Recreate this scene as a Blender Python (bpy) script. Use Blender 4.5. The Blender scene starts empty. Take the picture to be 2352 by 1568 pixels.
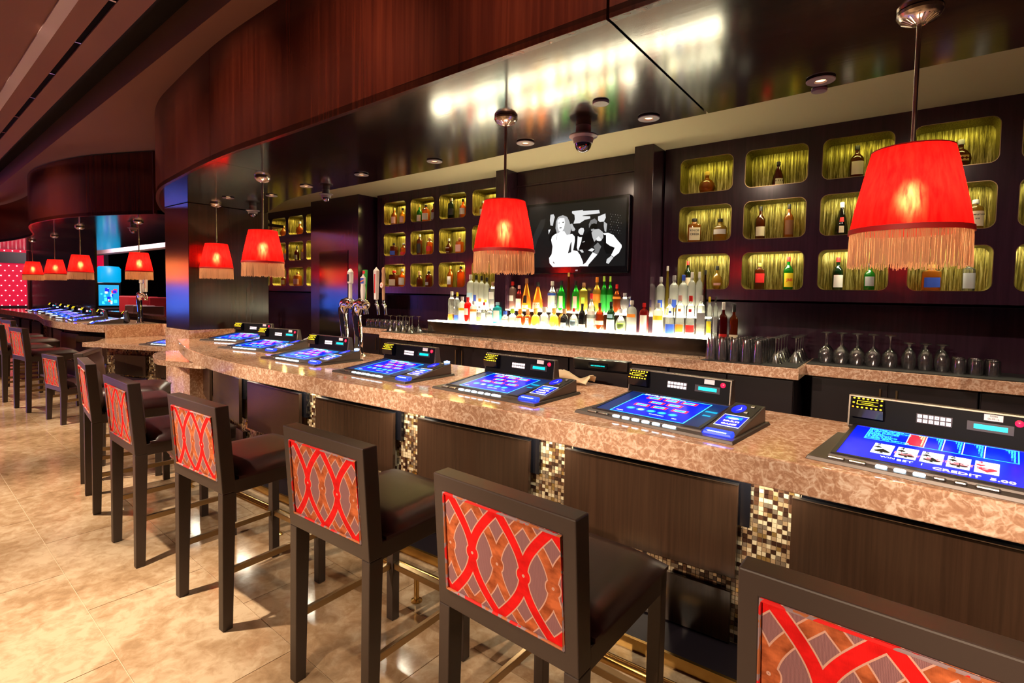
import bpy, bmesh, math, random
from mathutils import Matrix, Vector
random.seed(7)
S = bpy.context.scene
COL = S.collection
R_ = math.radians
# ---------------------------------------------------------------- camera, world, exposure
def camera():
    yaw, pitch, roll = 0.649354, 0.047929, -0.015932
    f = Vector((-math.sin(yaw)*math.cos(pitch), math.cos(yaw)*math.cos(pitch), -math.sin(pitch)))
    r0 = Vector((math.cos(yaw), math.sin(yaw), 0)); d0 = f.cross(r0)
    r = r0*math.cos(roll)+d0*math.sin(roll); d = -r0*math.sin(roll)+d0*math.cos(roll)
    c = bpy.data.cameras.new('camera'); c.sensor_width = 36; c.lens = 36*1181.9/2352
    c.shift_x = (1176-1173.4)/2352; c.shift_y = (729.5-784)/2352
    c.clip_start = .05; c.clip_end = 200
    o = bpy.data.objects.new('camera', c); COL.objects.link(o)
    o.matrix_world = Matrix(((r.x, -d.x, -f.x, 0), (r.y, -d.y, -f.y, 0), (r.z, -d.z, -f.z, 1.6), (0, 0, 0, 1)))
    S.camera = o
camera()
W = bpy.data.worlds.new('world'); S.world = W; W.use_nodes = True
W.node_tree.nodes['Background'].inputs[0].default_value = (.42, .25, .36, 1)
W.node_tree.nodes['Background'].inputs[1].default_value = .035
S.view_settings.view_transform = 'Standard'; S.view_settings.look = 'None'
S.view_settings.gamma = 1; S.view_settings.use_curve_mapping = False
S.view_settings.exposure = 0.22
S.cycles.max_bounces = 8; S.cycles.transparent_max_bounces = 24; S.cycles.caustics_reflective = False; S.cycles.caustics_refractive = False
S.cycles.sample_clamp_indirect = 6.0
ZB, ZS, H = 1.0, 2.6, 1.6          # bar top, soffit underside, eye level

def light(kind, name, loc, power, color, aim=None, size=.1, spot=60, blend=.5, sy=None):
    l = bpy.data.lights.new(name, kind); l.energy = power; l.color = color
    if kind == 'SPOT': l.spot_size = R_(spot); l.spot_blend = blend; l.shadow_soft_size = size
    elif kind == 'AREA':
        l.size = size
        if sy: l.shape = 'RECTANGLE'; l.size_y = sy
    else: l.shadow_soft_size = size
    o = bpy.data.objects.new(name, l); COL.objects.link(o); o.location = loc
    if aim is not None:
        o.rotation_euler = (Vector(aim)-Vector(loc)).to_track_quat('-Z', 'Y').to_euler()
    return o
WARM = (1, .81, .58)
# walkway downlights in the main ceiling, over the customer side
for (x, y, p) in ((-11.6, .95, 620), (-9.5, .95, 620), (-7.3, 1.0, 700), (-4.95, .72, 800), (-2.95, .42, 950), (-1.2, .35, 560), (.5, .3, 400)):
    light('SPOT', 'walkway_downlight', (x-.25, y-.25, 3.36), p, WARM, aim=(x, y, 0), size=.035, spot=46, blend=1)
# added spots across the walkway, angled low to brighten stools and bar edge
for (x, p) in ((1.0, 900), (-.4, 900), (-1.8, 920), (-3.2, 940), (-4.6, 960), (-6.2, 980), (-8.2, 900), (-10.4, 900)):
    light('SPOT', 'bar_edge_fill', (x-.9, -3.0, 3.34), p, (1, .76, .52), aim=(x, 2.0, .95), size=.03, spot=27, blend=.7)
# recessed lights over the bar, in the glossy soffit
BAR_DL = [(-.34, 2.77), (-1.18, 2.81), (-2.035, 2.81), (-2.89, 2.81), (-3.75, 2.78), (-4.62, 2.79), (-5.4, 2.86), (-5.95, 2.66)]
for (x, y) in BAR_DL:
    light('SPOT', 'bar_downlight', (x, y, 2.58), 27, (1, .74, .5), aim=(x, y+.15, 0), size=.03, spot=104, blend=.9)
for x in (-8.2, -9.6, -11.0, -12.4, -14):
    light('SPOT', 'bar_downlight', (x, 2.85, 2.58), 45, (1, .78, .52), aim=(x, 2.5, 0), size=.03, spot=110, blend=.9)
# wash over the back counter from the raised ceiling strip
for x in (-8.8, -6.0, -4.4, -2.9, -1.3, .2, 1.6):
    light('SPOT', 'cove_light', (x, 3.4, 3.02), 46, (1, .74, .56), aim=(x, 4.9, 1.2), size=.03, spot=100, blend=.9)
# spots added near the ceiling to brighten the curved wooden fascia
for (x, p) in ((.6, 60), (-.9, 72), (-2.2, 78), (-3.5, 78), (-4.8, 66), (-6.2, 44), (-9.8, 90)):
    light('SPOT', 'fascia_fill', (x, .55, 3.34), p, (1, .62, .42), aim=(x-.3, 1.8, 2.75), size=.05, spot=66, blend=1)
# light strip under the counter overhang, on the mosaic
for x in (.64, -.43, -1.49, -2.56, -3.62, -4.65, -5.65):
    yy = 2.36 if x > -1 else 2.30 if x > -2 else 2.24
    light('AREA', 'undercounter_light', (x, yy-.06, .878), 2.2, (1, .92, .70), aim=(x, yy+.03, .2), size=.22, sy=.03)
# ---------------------------------------------------------------- materials
MATS = {}
def nt(name):
    m = bpy.data.materials.new(name); m.use_nodes = True
    t = m.node_tree; t.nodes.clear()
    out = t.nodes.new('ShaderNodeOutputMaterial')
    return m, t, out
def N(t, kind, **kw):
    n = t.nodes.new(kind)
    for k, v in kw.items():
        if k.startswith('i_'): n.inputs[k[2:].replace('_', ' ')].default_value = v
        else: setattr(n, k, v)
    return n
def L(t, a, b): t.links.new(a, b)
def math_(t, op, a, b=None, c=None):
    n = t.nodes.new('ShaderNodeMath'); n.operation = op
    for i, v in enumerate((a, b, c)):
        if v is None: continue
        if isinstance(v, (int, float)): n.inputs[i].default_value = v
        else: L(t, v, n.inputs[i])
    return n.outputs[0]
def c4(c): return (c[0], c[1], c[2], 1)
def pbsdf(t, out, color=None, rough=.5, metal=0, **kw):
    b = t.nodes.new('ShaderNodeBsdfPrincipled')
    if color is not None: b.inputs['Base Color'].default_value = c4(color)
    b.inputs['Roughness'].default_value = rough; b.inputs['Metallic'].default_value = metal
    for k, v in kw.items(): b.inputs[k.replace('_', ' ')].default_value = v
    L(t, b.outputs[0], out.inputs[0]); return b
def ramp(t, fac, stops):
    r = t.nodes.new('ShaderNodeValToRGB'); e = r.color_ramp.elements
    while len(e) < len(stops): e.new(.5)
    for el, (p, c) in zip(e, stops): el.position = p; el.color = c4(c)
    L(t, fac, r.inputs[0]); return r.outputs[0]
def coords(t, kind='Object', scale=(1, 1, 1), rot=(0, 0, 0)):
    tc = t.nodes.new('ShaderNodeTexCoord'); mp = t.nodes.new('ShaderNodeMapping')
    mp.inputs['Scale'].default_value = scale; mp.inputs['Rotation'].default_value = rot
    L(t, tc.outputs[kind], mp.inputs[0]); return mp.outputs[0]
def world_coords(t, scale=(1, 1, 1), rot=(0, 0, 0)):
    g = t.nodes.new('ShaderNodeNewGeometry'); mp = t.nodes.new('ShaderNodeMapping')
    mp.inputs['Scale'].default_value = scale; mp.inputs['Rotation'].default_value = rot
    L(t, g.outputs['Position'], mp.inputs[0]); return mp.outputs[0]
def noise(t, vec, scale, detail=4, rough=.55, dist=0):
    n = N(t, 'ShaderNodeTexNoise'); n.inputs['Scale'].default_value = scale; n.inputs['Detail'].default_value = detail
    n.inputs['Roughness'].default_value = rough; n.inputs['Distortion'].default_value = dist
    L(t, vec, n.inputs['Vector']); return n
def bump(t, b, h, strength=.2, dist=.01):
    n = N(t, 'ShaderNodeBump'); n.inputs['Strength'].default_value = strength; n.inputs['Distance'].default_value = dist
    L(t, h, n.inputs['Height']); L(t, n.outputs[0], b.inputs['Normal'])
def plain(name, color, rough=.5, metal=0, **kw):
    if name in MATS: return MATS[name]
    m, t, out = nt(name); pbsdf(t, out, color, rough, metal, **kw); MATS[name] = m; return m
def emit(name, color, strength):
    if name in MATS: return MATS[name]
    m, t, out = nt(name); b = pbsdf(t, out, color, .3)
    b.inputs['Emission Color'].default_value = c4(color); b.inputs['Emission Strength'].default_value = strength
    MATS[name] = m; return m
def wood(name, stops, rough, grain=(22, 22, 1.2), coat=0, ior=1.5, bmp=.05):
    m, t, out = nt(name); v = world_coords(t, grain)
    n = noise(t, v, 1.0, 6, .6, .6); n2 = noise(t, world_coords(t, (1.2, 1.2, .7)), 1.3, 2)
    fac = math_(t, 'ADD', math_(t, 'MULTIPLY', n.outputs[0], .6), math_(t, 'MULTIPLY', n2.outputs[0], .4))
    b = pbsdf(t, out, None, rough, 0, IOR=ior, Coat_Weight=coat, Coat_Roughness=.08)
    L(t, ramp(t, fac, stops), b.inputs['Base Color'])
    if bmp: bump(t, b, n.outputs[0], bmp, .004)
    MATS[name] = m; return m
wood('fascia_wood', [(.32, (.030, .006, .004)), (.5, (.070, .013, .007)), (.68, (.125, .026, .012))], .24, (26, 26, .8), ior=1.5)
wood('soffit_panel', [(.35, (.006, .003, .0025)), (.65, (.022, .010, .006))], .12, (3, 40, 3), ior=2.0, bmp=.03)
wood('wall_wood', [(.35, (.024, .009, .019)), (.65, (.040, .015, .030))], .19, (30, 30, 1.5), ior=1.5, bmp=.03)
wood('column_wood', [(.35, (.020, .010, .008)), (.65, (.034, .017, .013))], .17, (40, 40, 1.0), ior=1.5, bmp=.03)
wood('door_wood', [(.35, (.026, .012, .007)), (.65, (.050, .024, .014))], .24, (50, 50, 1.5), ior=1.5, bmp=.02)
plain('cabinet_dark', (.012, .008, .012), .3)
plain('matte_black', (.004, .003, .004), .8, 0, Specular_IOR_Level=.1)
plain('gloss_black', (.006, .006, .009), .12)
plain('panel_black', (.003, .003, .005), .45, 0, Specular_IOR_Level=.1)
plain('cove_paint', (.46, .40, .25), .8)
plain('ceiling_paint', (.37, .185, .145), .85)
plain('ceiling_pale', (.92, .78, .78), .85)
plain('ceiling_dark', (.010, .005, .004), .9)
plain('grout', (.58, .44, .30), .8)
plain('stool_frame', (.050, .033, .028), .42)
plain('brass', (.62, .38, .12), .24, 1)
plain('antique_brass', (.36, .25, .13), .32, 1)
plain('nickel', (.78, .66, .58), .22, 1)
plain('chrome', (.85, .83, .85), .05, 1)
plain('steel', (.42, .38, .38), .3, 1)
plain('machine_metal', (.11, .095, .095), .42, .6)
plain('white_plastic', (.75, .72, .70), .4)
plain('rubber', (.012, .011, .014), .7)
plain('camera_grey', (.24, .21, .23), .4)
plain('ink', (.01, .01, .012), .5)
plain('steel_dark', (.05, .045, .06), .35, .6)
def stone():
    m, t, out = nt('stone'); v = world_coords(t, (1, 1, 1))
    n1 = noise(t, v, 17, 4, .6, 3.2)
    vo = N(t, 'ShaderNodeTexVoronoi'); vo.inputs['Scale'].default_value = 34
    mx = N(t, 'ShaderNodeVectorMath', operation='ADD'); sc = N(t, 'ShaderNodeVectorMath', operation='SCALE'); sc.inputs['Scale'].default_value = .11
    L(t, noise(t, v, 12, 3).outputs['Color'], sc.inputs[0]); L(t, v, mx.inputs[0]); L(t, sc.outputs[0], mx.inputs[1]); L(t, mx.outputs[0], vo.inputs['Vector'])
    fac = math_(t, 'ADD', math_(t, 'MULTIPLY', n1.outputs[0], .85), math_(t, 'MULTIPLY', vo.outputs['Distance'], .22))
    b = pbsdf(t, out, None, .1, 0, IOR=1.5)
    ve = N(t, 'ShaderNodeTexVoronoi', feature='DISTANCE_TO_EDGE'); ve.inputs['Scale'].default_value = 19; L(t, mx.outputs[0], ve.inputs['Vector'])
    edge = math_(t, 'MULTIPLY', math_(t, 'SUBTRACT', .09, math_(t, 'MINIMUM', ve.outputs['Distance'], .09)), 1.5)
    fac = math_(t, 'ADD', math_(t, 'MULTIPLY', fac, .93), edge)
    L(t, ramp(t, fac, [(.30, (.66, .43, .32)), (.40, (.47, .25, .16)), (.50, (.58, .34, .23)), (.57, (.70, .46, .34)), (.70, (.86, .67, .55))]), b.inputs['Base Color'])
    MATS['stone'] = m
stone()
def tilemat():
    m, t, out = nt('floor_tile'); v = world_coords(t, (1, 1, 1))
    n1 = noise(t, v, 1.6, 5, .6, .8); n2 = noise(t, v, 14, 6, .65, .5)
    oi = N(t, 'ShaderNodeObjectInfo')
    fac = math_(t, 'ADD', math_(t, 'ADD', math_(t, 'MULTIPLY', n1.outputs[0], .55), math_(t, 'MULTIPLY', n2.outputs[0], .42)), math_(t, 'MULTIPLY', oi.outputs['Random'], .07))
    b = pbsdf(t, out, None, .16, 0)
    L(t, ramp(t, fac, [(.36, (.25, .145, .075)), (.5, (.44, .285, .165)), (.62, (.62, .46, .31))]), b.inputs['Base Color'])
    L(t, math_(t, 'ADD', math_(t, 'MULTIPLY', n2.outputs[0], .18), .06), b.inputs['Roughness'])
    MATS['floor_tile'] = m
tilemat()
def leather():
    m, t, out = nt('leather'); v = coords(t)
    n1 = noise(t, v, 260, 2)
    b = pbsdf(t, out, (.050, .019, .021), .36, 0, Specular_IOR_Level=.4); bump(t, b, n1.outputs[0], .12, .002); MATS['leather'] = m
leather()
def fabric():
    m, t, out = nt('stool_fabric')
    uv = N(t, 'ShaderNodeUVMap'); sp = N(t, 'ShaderNodeSeparateXYZ'); L(t, uv.outputs[0], sp.inputs[0])
    u, v = sp.outputs[0], sp.outputs[1]; P, WD, HH = .435, .44, .155
    y = math_(t, 'MULTIPLY', math_(t, 'SUBTRACT', v, .5), 2.0)
    s = math_(t, 'SUBTRACT', 1.0, math_(t, 'COSINE', math_(t, 'MULTIPLY', y, 1.5708)))
    sl = math_(t, 'MULTIPLY', math_(t, 'SINE', math_(t, 'MULTIPLY', y, 1.5708)), .97)
    ln = math_(t, 'SQRT', math_(t, 'ADD', math_(t, 'MULTIPLY', sl, sl), 1.0))
    yy = math_(t, 'MULTIPLY', y, HH)
    def fam(off, w):
        tt = math_(t, 'SUBTRACT', math_(t, 'FRACT', math_(t, 'ADD', math_(t, 'DIVIDE', math_(t, 'SUBTRACT', u, off), P), 10.5)), .5)
        d = math_(t, 'ABSOLUTE', math_(t, 'SUBTRACT', math_(t, 'ABSOLUTE', tt), math_(t, 'MULTIPLY', s, .5)))
        d = math_(t, 'DIVIDE', math_(t, 'MULTIPLY', d, P*WD), ln)
        x = math_(t, 'MULTIPLY', tt, P*WD)
        r = math_(t, 'SQRT', math_(t, 'ADD', math_(t, 'MULTIPLY', x, x), math_(t, 'MULTIPLY', yy, yy)))
        dd = math_(t, 'MINIMUM', math_(t, 'SUBTRACT', d, w), math_(t, 'SUBTRACT', r, .0225))
        dd = math_(t, 'MAXIMUM', dd, math_(t, 'SUBTRACT', .0045, r))
        return dd
    wv = N(t, 'ShaderNodeTexWave'); wv.inputs['Scale'].default_value = 60; wv.inputs['Distortion'].default_value = 2; L(t, uv.outputs[0], wv.inputs['Vector'])
    nz = noise(t, uv.outputs[0], 9, 4)
    bg = ramp(t, wv.outputs['Fac'], [(0, (.20, .090, .098)), (1, (.33, .155, .165))])
    orange = ramp(t, nz.outputs[0], [(.35, (.26, .055, .016)), (.65, (.62, .15, .05))])
    red = ramp(t, nz.outputs[0], [(.3, (.55, .004, .004)), (.7, (.85, .010, .010))])
    line = (.62, .34, .27)
    col = bg
    for (dd, c) in ((fam(.05, .0135), orange), (fam(.265, .0135), red)):
        for thr, cc in ((.0035, line), (0, c)):
            mix = N(t, 'ShaderNodeMix', data_type='RGBA')
            f = math_(t, 'LESS_THAN', dd, thr); L(t, f, mix.inputs[0]); L(t, col, mix.inputs[6])
            if isinstance(cc, tuple): mix.inputs[7].default_value = c4(cc)
            else: L(t, cc, mix.inputs[7])
            col = mix.outputs[2]
    b = pbsdf(t, out, None, .8, 0, Specular_IOR_Level=.2); L(t, col, b.inputs['Base Color']); bump(t, b, wv.outputs['Fac'], .15, .002)
    MATS['stool_fabric'] = m
fabric()
def shade():
    m, t, out = nt('lamp_shade'); v = coords(t, 'Object', (1, 1, .05)); n1 = noise(t, v, 60, 4, .6, .3)
    col = ramp(t, n1.outputs[0], [(.3, (.60, .0015, .003)), (.7, (1, .0065, .006))])
    d = N(t, 'ShaderNodeBsdfDiffuse'); tr = N(t, 'ShaderNodeBsdfTranslucent'); mx = N(t, 'ShaderNodeMixShader'); mx.inputs[0].default_value = .78
    L(t, col, d.inputs[0]); L(t, col, tr.inputs[0]); L(t, d.outputs[0], mx.inputs[1]); L(t, tr.outputs[0], mx.inputs[2])
    rf = N(t, 'ShaderNodeBsdfRefraction'); rf.inputs['Roughness'].default_value = .75; rf.inputs['IOR'].default_value = 1.32
    L(t, ramp(t, n1.outputs[0], [(.35, (.5, .004, .003)), (.65, (1, .040, .020))]), rf.inputs[0])
    m3 = N(t, 'ShaderNodeMixShader'); m3.inputs[0].default_value = .3; L(t, mx.outputs[0], m3.inputs[1]); L(t, rf.outputs[0], m3.inputs[2]); L(t, m3.outputs[0], out.inputs[0])
    MATS['lamp_shade'] = m
    m, t, out = nt('fringe'); d = N(t, 'ShaderNodeBsdfDiffuse'); tr = N(t, 'ShaderNodeBsdfTranslucent'); mx = N(t, 'ShaderNodeMixShader'); mx.inputs[0].default_value = .55
    for q in (d, tr): q.inputs[0].default_value = (.62, .42, .28, 1)
    L(t, d.outputs[0], mx.inputs[1]); L(t, tr.outputs[0], mx.inputs[2]); L(t, mx.outputs[0], out.inputs[0]); MATS['fringe'] = m
shade()
def glassy(name, color, rough=.04, trans=.85, transl=.35, fk=1.3):
    """thin coloured glass: tinted see-through with body scatter and a glossy skin"""
    if name in MATS: return MATS[name]
    m, t, out = nt(name)
    tp = N(t, 'ShaderNodeBsdfTransparent'); tp.inputs[0].default_value = c4(color)
    tl = N(t, 'ShaderNodeBsdfTranslucent'); tl.inputs[0].default_value = c4(color)
    df = N(t, 'ShaderNodeBsdfDiffuse'); df.inputs[0].default_value = c4(color)
    gl = N(t, 'ShaderNodeBsdfGlossy'); gl.inputs['Roughness'].default_value = rough
    m0 = N(t, 'ShaderNodeMixShader'); m0.inputs[0].default_value = .22; L(t, tl.outputs[0], m0.inputs[1]); L(t, df.outputs[0], m0.inputs[2])
    m1 = N(t, 'ShaderNodeMixShader'); m1.inputs[0].default_value = transl; L(t, tp.outputs[0], m1.inputs[1]); L(t, m0.outputs[0], m1.inputs[2])
    fr = N(t, 'ShaderNodeFresnel'); fr.inputs[0].default_value = 1.5
    m2 = N(t, 'ShaderNodeMixShader'); L(t, math_(t, 'MULTIPLY', fr.outputs[0], fk), m2.inputs[0]); L(t, m1.outputs[0], m2.inputs[1]); L(t, gl.outputs[0], m2.inputs[2])
    L(t, m2.outputs[0], out.inputs[0]); MATS[name] = m; return m
glassy('glass_thin', (.97, .96, .99), .13, transl=.05, fk=4.5)
GLASS = {'clear': ((.9, .92, .9), .16), 'frosted': ((.93, .95, .90), .9), 'amber': ((.98, .33, .03), .55), 'dark amber': ((.36, .065, .010), .5), 'gold': ((.95, .56, .07), .5),
         'green': ((.02, .55, .035), .55), 'dark green': ((.012, .07, .018), .6), 'red': ((.75, .015, .012), .6), 'blue': ((.02, .035, .62), .6), 'turquoise': ((.04, .66, .72), .6),
         'black': ((.012, .010, .011), .7), 'yellow': ((.75, .62, .08), .45), 'orange': ((.95, .24, .02), .5), 'pink': ((.9, .5, .42), .35), 'dark red': ((.22, .012, .012), .5)}
for k, (c, tl) in GLASS.items(): glassy('glass_'+k.replace(' ', '_'), c, .05, transl=tl)
PAINT = {'white': (.82, .80, .76), 'cream': (.80, .68, .48), 'black': (.012, .011, .012), 'red': (.72, .02, .02), 'gold': (.72, .46, .10), 'blue': (.03, .09, .55), 'yellow': (.85, .68, .03), 'orange': (.9, .28, .03),
         'green': (.03, .42, .06), 'silver': (.6, .6, .62), 'cork': (.55, .32, .17), 'grey': (.35, .36, .38), 'pink': (.85, .48, .44), 'lime': (.45, .8, .08), 'brown': (.22, .09, .04), 'pale blue': (.4, .65, .85)}
for k, c in PAINT.items(): plain('paint_'+k.replace(' ', '_'), c, .45)
def niche_leaf():
    m, t, out = nt('niche_leaf'); v = world_coords(t, (70, 70, 3.2)); n1 = noise(t, v, 1.6, 5, .7, .4)
    b = pbsdf(t, out, None, .32, .8); L(t, ramp(t, n1.outputs[0], [(.40, (.065, .050, .008)), (.54, (.30, .25, .05)), (.72, (.85, .78, .36))]), b.inputs['Base Color']); bump(t, b, n1.outputs[0], .6, .01)
    MATS['niche_leaf'] = m
niche_leaf()
emit('shelf_light', (1, .89, .60), 30)
emit('downlight_glow', (1, .5, .22), 4)
emit('bulb_glow', (1, .62, .30), 420)
emit('led_yellow', (1, .72, .02), 2.6)
emit('led_orange', (1, .30, .01), 2.0)
emit('button_lit', (.62, .85, 1), 3.2)
emit('screen_blue', (.0, .008, .85), 1.25)
emit('screen_dim', (.004, .02, .14), .5)
emit('screen_cyan', (.05, .75, .85), 1.1)
emit('screen_red', (.95, .02, .05), 1.0)
emit('screen_white', (.80, .95, 1), 1.0)
emit('screen_teal', (.0, .28, .55), 1.0)
emit('screen_yellow', (.95, .85, .45), 1.0)
emit('screen_pink', (.9, .25, .3), 1.0)
emit('screen_black', (.002, .003, .012), .5)
emit('blue_glow', (.01, .03, 1), 2.6)
emit('spot_blue', (.25, .45, 1), 9)
emit('key_lit', (1, .86, .88), .8)
emit('display_cyan', (.0, .62, .68), 1.0)
emit('red_button', (.95, .01, .06), .85)
emit('wall_dot', (1, .9, .85), 4)
emit('added_topper_orange', (1, .22, .05), 9)
emit('added_topper_red', (1, .02, .02), 8)
emit('added_slot_screen', (.05, .16, 1), 9)
# ---------------------------------------------------------------- mesh helpers
def M(n): return MATS[n]
class MB:
    def __init__(s): s.v = []; s.f = []; s.m = []; s.uv = None
    def add(s, vs, fs, mi=0):
        k = len(s.v); s.v += [tuple(p) for p in vs]
        for f in fs: s.f.append(tuple(i+k for i in f)); s.m.append(mi)
        return s
    def box(s, x0, x1, y0, y1, z0, z1, mi=0):
        return s.add([(x0, y0, z0), (x1, y0, z0), (x1, y1, z0), (x0, y1, z0), (x0, y0, z1), (x1, y0, z1), (x1, y1, z1), (x0, y1, z1)],
                     [(0, 3, 2, 1), (4, 5, 6, 7), (0, 1, 5, 4), (1, 2, 6, 5), (2, 3, 7, 6), (3, 0, 4, 7)], mi)
    def hexa(s, p, mi=0):   # 8 corners: bottom 4 then top 4
        return s.add(p, [(0, 3, 2, 1), (4, 5, 6, 7), (0, 1, 5, 4), (1, 2, 6, 5), (2, 3, 7, 6), (3, 0, 4, 7)], mi)
    def poly(s, pts, mi=0): return s.add(pts, [tuple(range(len(pts)))], mi)
    def prism(s, pl, z0, z1, mi=0):
        n = len(pl)
        s.add([(x, y, z0) for x, y in pl]+[(x, y, z1) for x, y in pl], [tuple(range(n-1, -1, -1)), tuple(range(n, 2*n))]+[(i, (i+1) % n, n+(i+1) % n, n+i) for i in range(n)], mi)
        return s
    def lathe(s, prof, n=20, c=(0, 0, 0), power=2, mi=0, ysc=1, cap=True, a0=0):
        vs = []
        for r, z in prof:
            for i in range(n):
                a = 2*math.pi*(i+.5)/n+a0; ca, sa = math.cos(a), math.sin(a)
                k = 1 if power == 2 else 1/((abs(ca)**power+abs(sa)**power)**(1/power))
                vs.append((c[0]+r*k*ca, c[1]+r*k*sa*ysc, c[2]+z))
        fs = []
        for j in range(len(prof)-1):
            for i in range(n):
                a, b = j*n+i, j*n+(i+1) % n
                fs.append((a, b, b+n, a+n))
        if cap:
            if prof[0][0] > 1e-5: fs.append(tuple(range(n-1, -1, -1)))
            if prof[-1][0] > 1e-5: fs.append(tuple((len(prof)-1)*n+i for i in range(n)))
        return s.add(vs, fs, mi)
    def tube(s, path, r, n=10, mi=0, cap=True):
        P = [Vector(p) for p in path]; rs = r if isinstance(r, (list, tuple)) else [r]*len(P); vs = []
        up = None
        for i, p in enumerate(P):
            d = (P[min(i+1, len(P)-1)]-P[max(i-1, 0)]).normalized()
            if up is None: up = Vector((0, 0, 1)) if abs(d.z) < .9 else Vector((1, 0, 0))
            a = d.cross(up).normalized(); b = a.cross(d).normalized(); up = b
            for k in range(n):
                t = 2*math.pi*k/n; vs.append(p+a*(rs[i]*math.cos(t))+b*(rs[i]*math.sin(t)))
        fs = [(j*n+i, j*n+(i+1) % n, (j+1)*n+(i+1) % n, (j+1)*n+i) for j in range(len(P)-1) for i in range(n)]
        if cap: fs += [tuple(range(n-1, -1, -1)), tuple((len(P)-1)*n+i for i in range(n))]
        return s.add(vs, fs, mi)
    def mesh(s, name, mats, smooth=False):
        me = bpy.data.meshes.new(name); me.from_pydata(s.v, [], s.f)
        for mt in (mats if isinstance(mats, (list, tuple)) else [mats]): me.materials.append(M(mt) if isinstance(mt, str) else mt)
        me.polygons.foreach_set('material_index', s.m)
        if s.uv:
            ul = me.uv_layers.new(name='UVMap')
            for i, l in enumerate(me.loops): ul.data[i].uv = s.uv[l.vertex_index]
        bm = bmesh.new(); bm.from_mesh(me); bmesh.ops.recalc_face_normals(bm, faces=bm.faces[:]); bm.to_mesh(me); bm.free()
        if smooth: me.shade_smooth(); me.set_sharp_from_angle(angle=R_(smooth if smooth is not True else 40))
        me.update(); return me
    def build(s, name, mats, parent=None, loc=(0, 0, 0), rz=0, smooth=False, bevel=0):
        return obj(name, s.mesh(name, mats, smooth), parent, loc, rz, bevel)
def obj(name, me, parent=None, loc=(0, 0, 0), rz=0, bevel=0):
    o = bpy.data.objects.new(name, me); COL.objects.link(o); o.location = loc
    if isinstance(rz, (int, float)): o.rotation_euler = (0, 0, rz)
    else: o.rotation_euler = rz
    if parent: o.parent = parent
    if bevel:
        b = o.modifiers.new('bevel', 'BEVEL'); b.width = bevel; b.segments = 2; b.limit_method = 'ANGLE'
    return o
def tag(o, label, cat=None, group=None, kind=None):
    o['label'] = label
    if cat: o['category'] = cat
    if group: o['group'] = group
    if kind: o['kind'] = kind
    return o
def thing(name, label, cat, loc=(0, 0, 0), rz=0, group=None):
    return tag(obj(name, None, None, loc, rz), label, cat, group)
def struct(o, label=None, kind='structure'):
    o['kind'] = kind
    if label: o['label'] = label
    return o
def copy_tree(o, parent=None):
    c = o.copy(); COL.objects.link(c); c.parent = parent
    for ch in list(KIDS.get(o.name, [])): copy_tree(bpy.data.objects[ch], c)
    return c
KIDS = {}
def index_kids():
    KIDS.clear()
    for o in bpy.data.objects:
        if o.parent: KIDS.setdefault(o.parent.name, []).append(o.name)
TXT = {}
def text_mesh(s, size, mat, depth=.0004, align='CENTER', bold=0):
    key = (s, round(size, 5), mat, align, bold)
    if key in TXT: return TXT[key]
    cu = bpy.data.curves.new('t', 'FONT'); cu.body = s; cu.size = size; cu.extrude = depth; cu.align_x = align; cu.align_y = 'CENTER'; cu.resolution_u = 2; cu.offset = bold
    o = bpy.data.objects.new('t', cu); COL.objects.link(o); bpy.context.view_layer.update()
    me = bpy.data.meshes.new_from_object(o.evaluated_get(bpy.context.evaluated_depsgraph_get()))
    bpy.data.objects.remove(o); me.materials.clear(); me.materials.append(M(mat)); me.name = 'lettering'; TXT[key] = me
    return me
def lettering(s, size, mat, parent, loc, rot=(0, 0, 0), align='CENTER', bold=0, sx=1):
    o = obj('lettering', text_mesh(s, size, mat, align=align, bold=bold), parent, loc, rot); o.scale = (sx, 1, 1); return o
def smoothpts(pts, k=6):
    """Catmull-Rom through 2D points"""
    out = []
    for i in range(len(pts)-1):
        p0 = pts[max(i-1, 0)]; p1 = pts[i]; p2 = pts[i+1]; p3 = pts[min(i+2, len(pts)-1)]
        for j in range(k):
            t = j/k
            out.append(tuple(.5*((2*p1[a])+(-p0[a]+p2[a])*t+(2*p0[a]-5*p1[a]+4*p2[a]-p3[a])*t*t+(-p0[a]+3*p1[a]-3*p2[a]+p3[a])*t**3) for a in (0, 1)))
    return out+[tuple(pts[-1])]
def offset(pts, d):
    """shift an open 2D path sideways (left of its direction is +)"""
    out = []
    for i, p in enumerate(pts):
        a = Vector(pts[max(i-1, 0)]); b = Vector(pts[min(i+1, len(pts)-1)]); t = (b-a).normalized(); out.append((p[0]-t.y*d, p[1]+t.x*d))
    return out
def along(pts, step):
    """resample a path: list of (point, tangent) every step"""
    out = []; acc = 0; nxt = 0
    for a, b in zip(pts, pts[1:]):
        a = Vector(a); b = Vector(b); l = (b-a).length
        while nxt <= acc+l:
            out.append((a+(b-a)*((nxt-acc)/l), (b-a).normalized())); nxt += step
        acc += l
    return out
# ---------------------------------------------------------------- floor
TY = -.0338
floor = struct(MB().box(-26, 6, -9, 16, -.06, -.004).build('floor', 'grout'), 'polished cream stone tile floor')
TL, TW = 1.03, .52
tm = MB().box(-TL/2+.002, TL/2-.002, -TW/2+.002, TW/2-.002, -.02, 0).mesh('floor_tile', 'floor_tile')
for j in range(-5, 6):
    v0 = .61+TW*j
    off = -2.645 if j % 2 else -2.133
    for i in range(-13, 4):
        if i < -11 and j < -1: continue
        u0 = off+TL*i
        cu, cv = u0+TL/2, v0+TW/2
        o = obj('floor_tile', tm, floor, (cu*math.cos(TY)-cv*math.sin(TY), cu*math.sin(TY)+cv*math.cos(TY), 0), TY)
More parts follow.
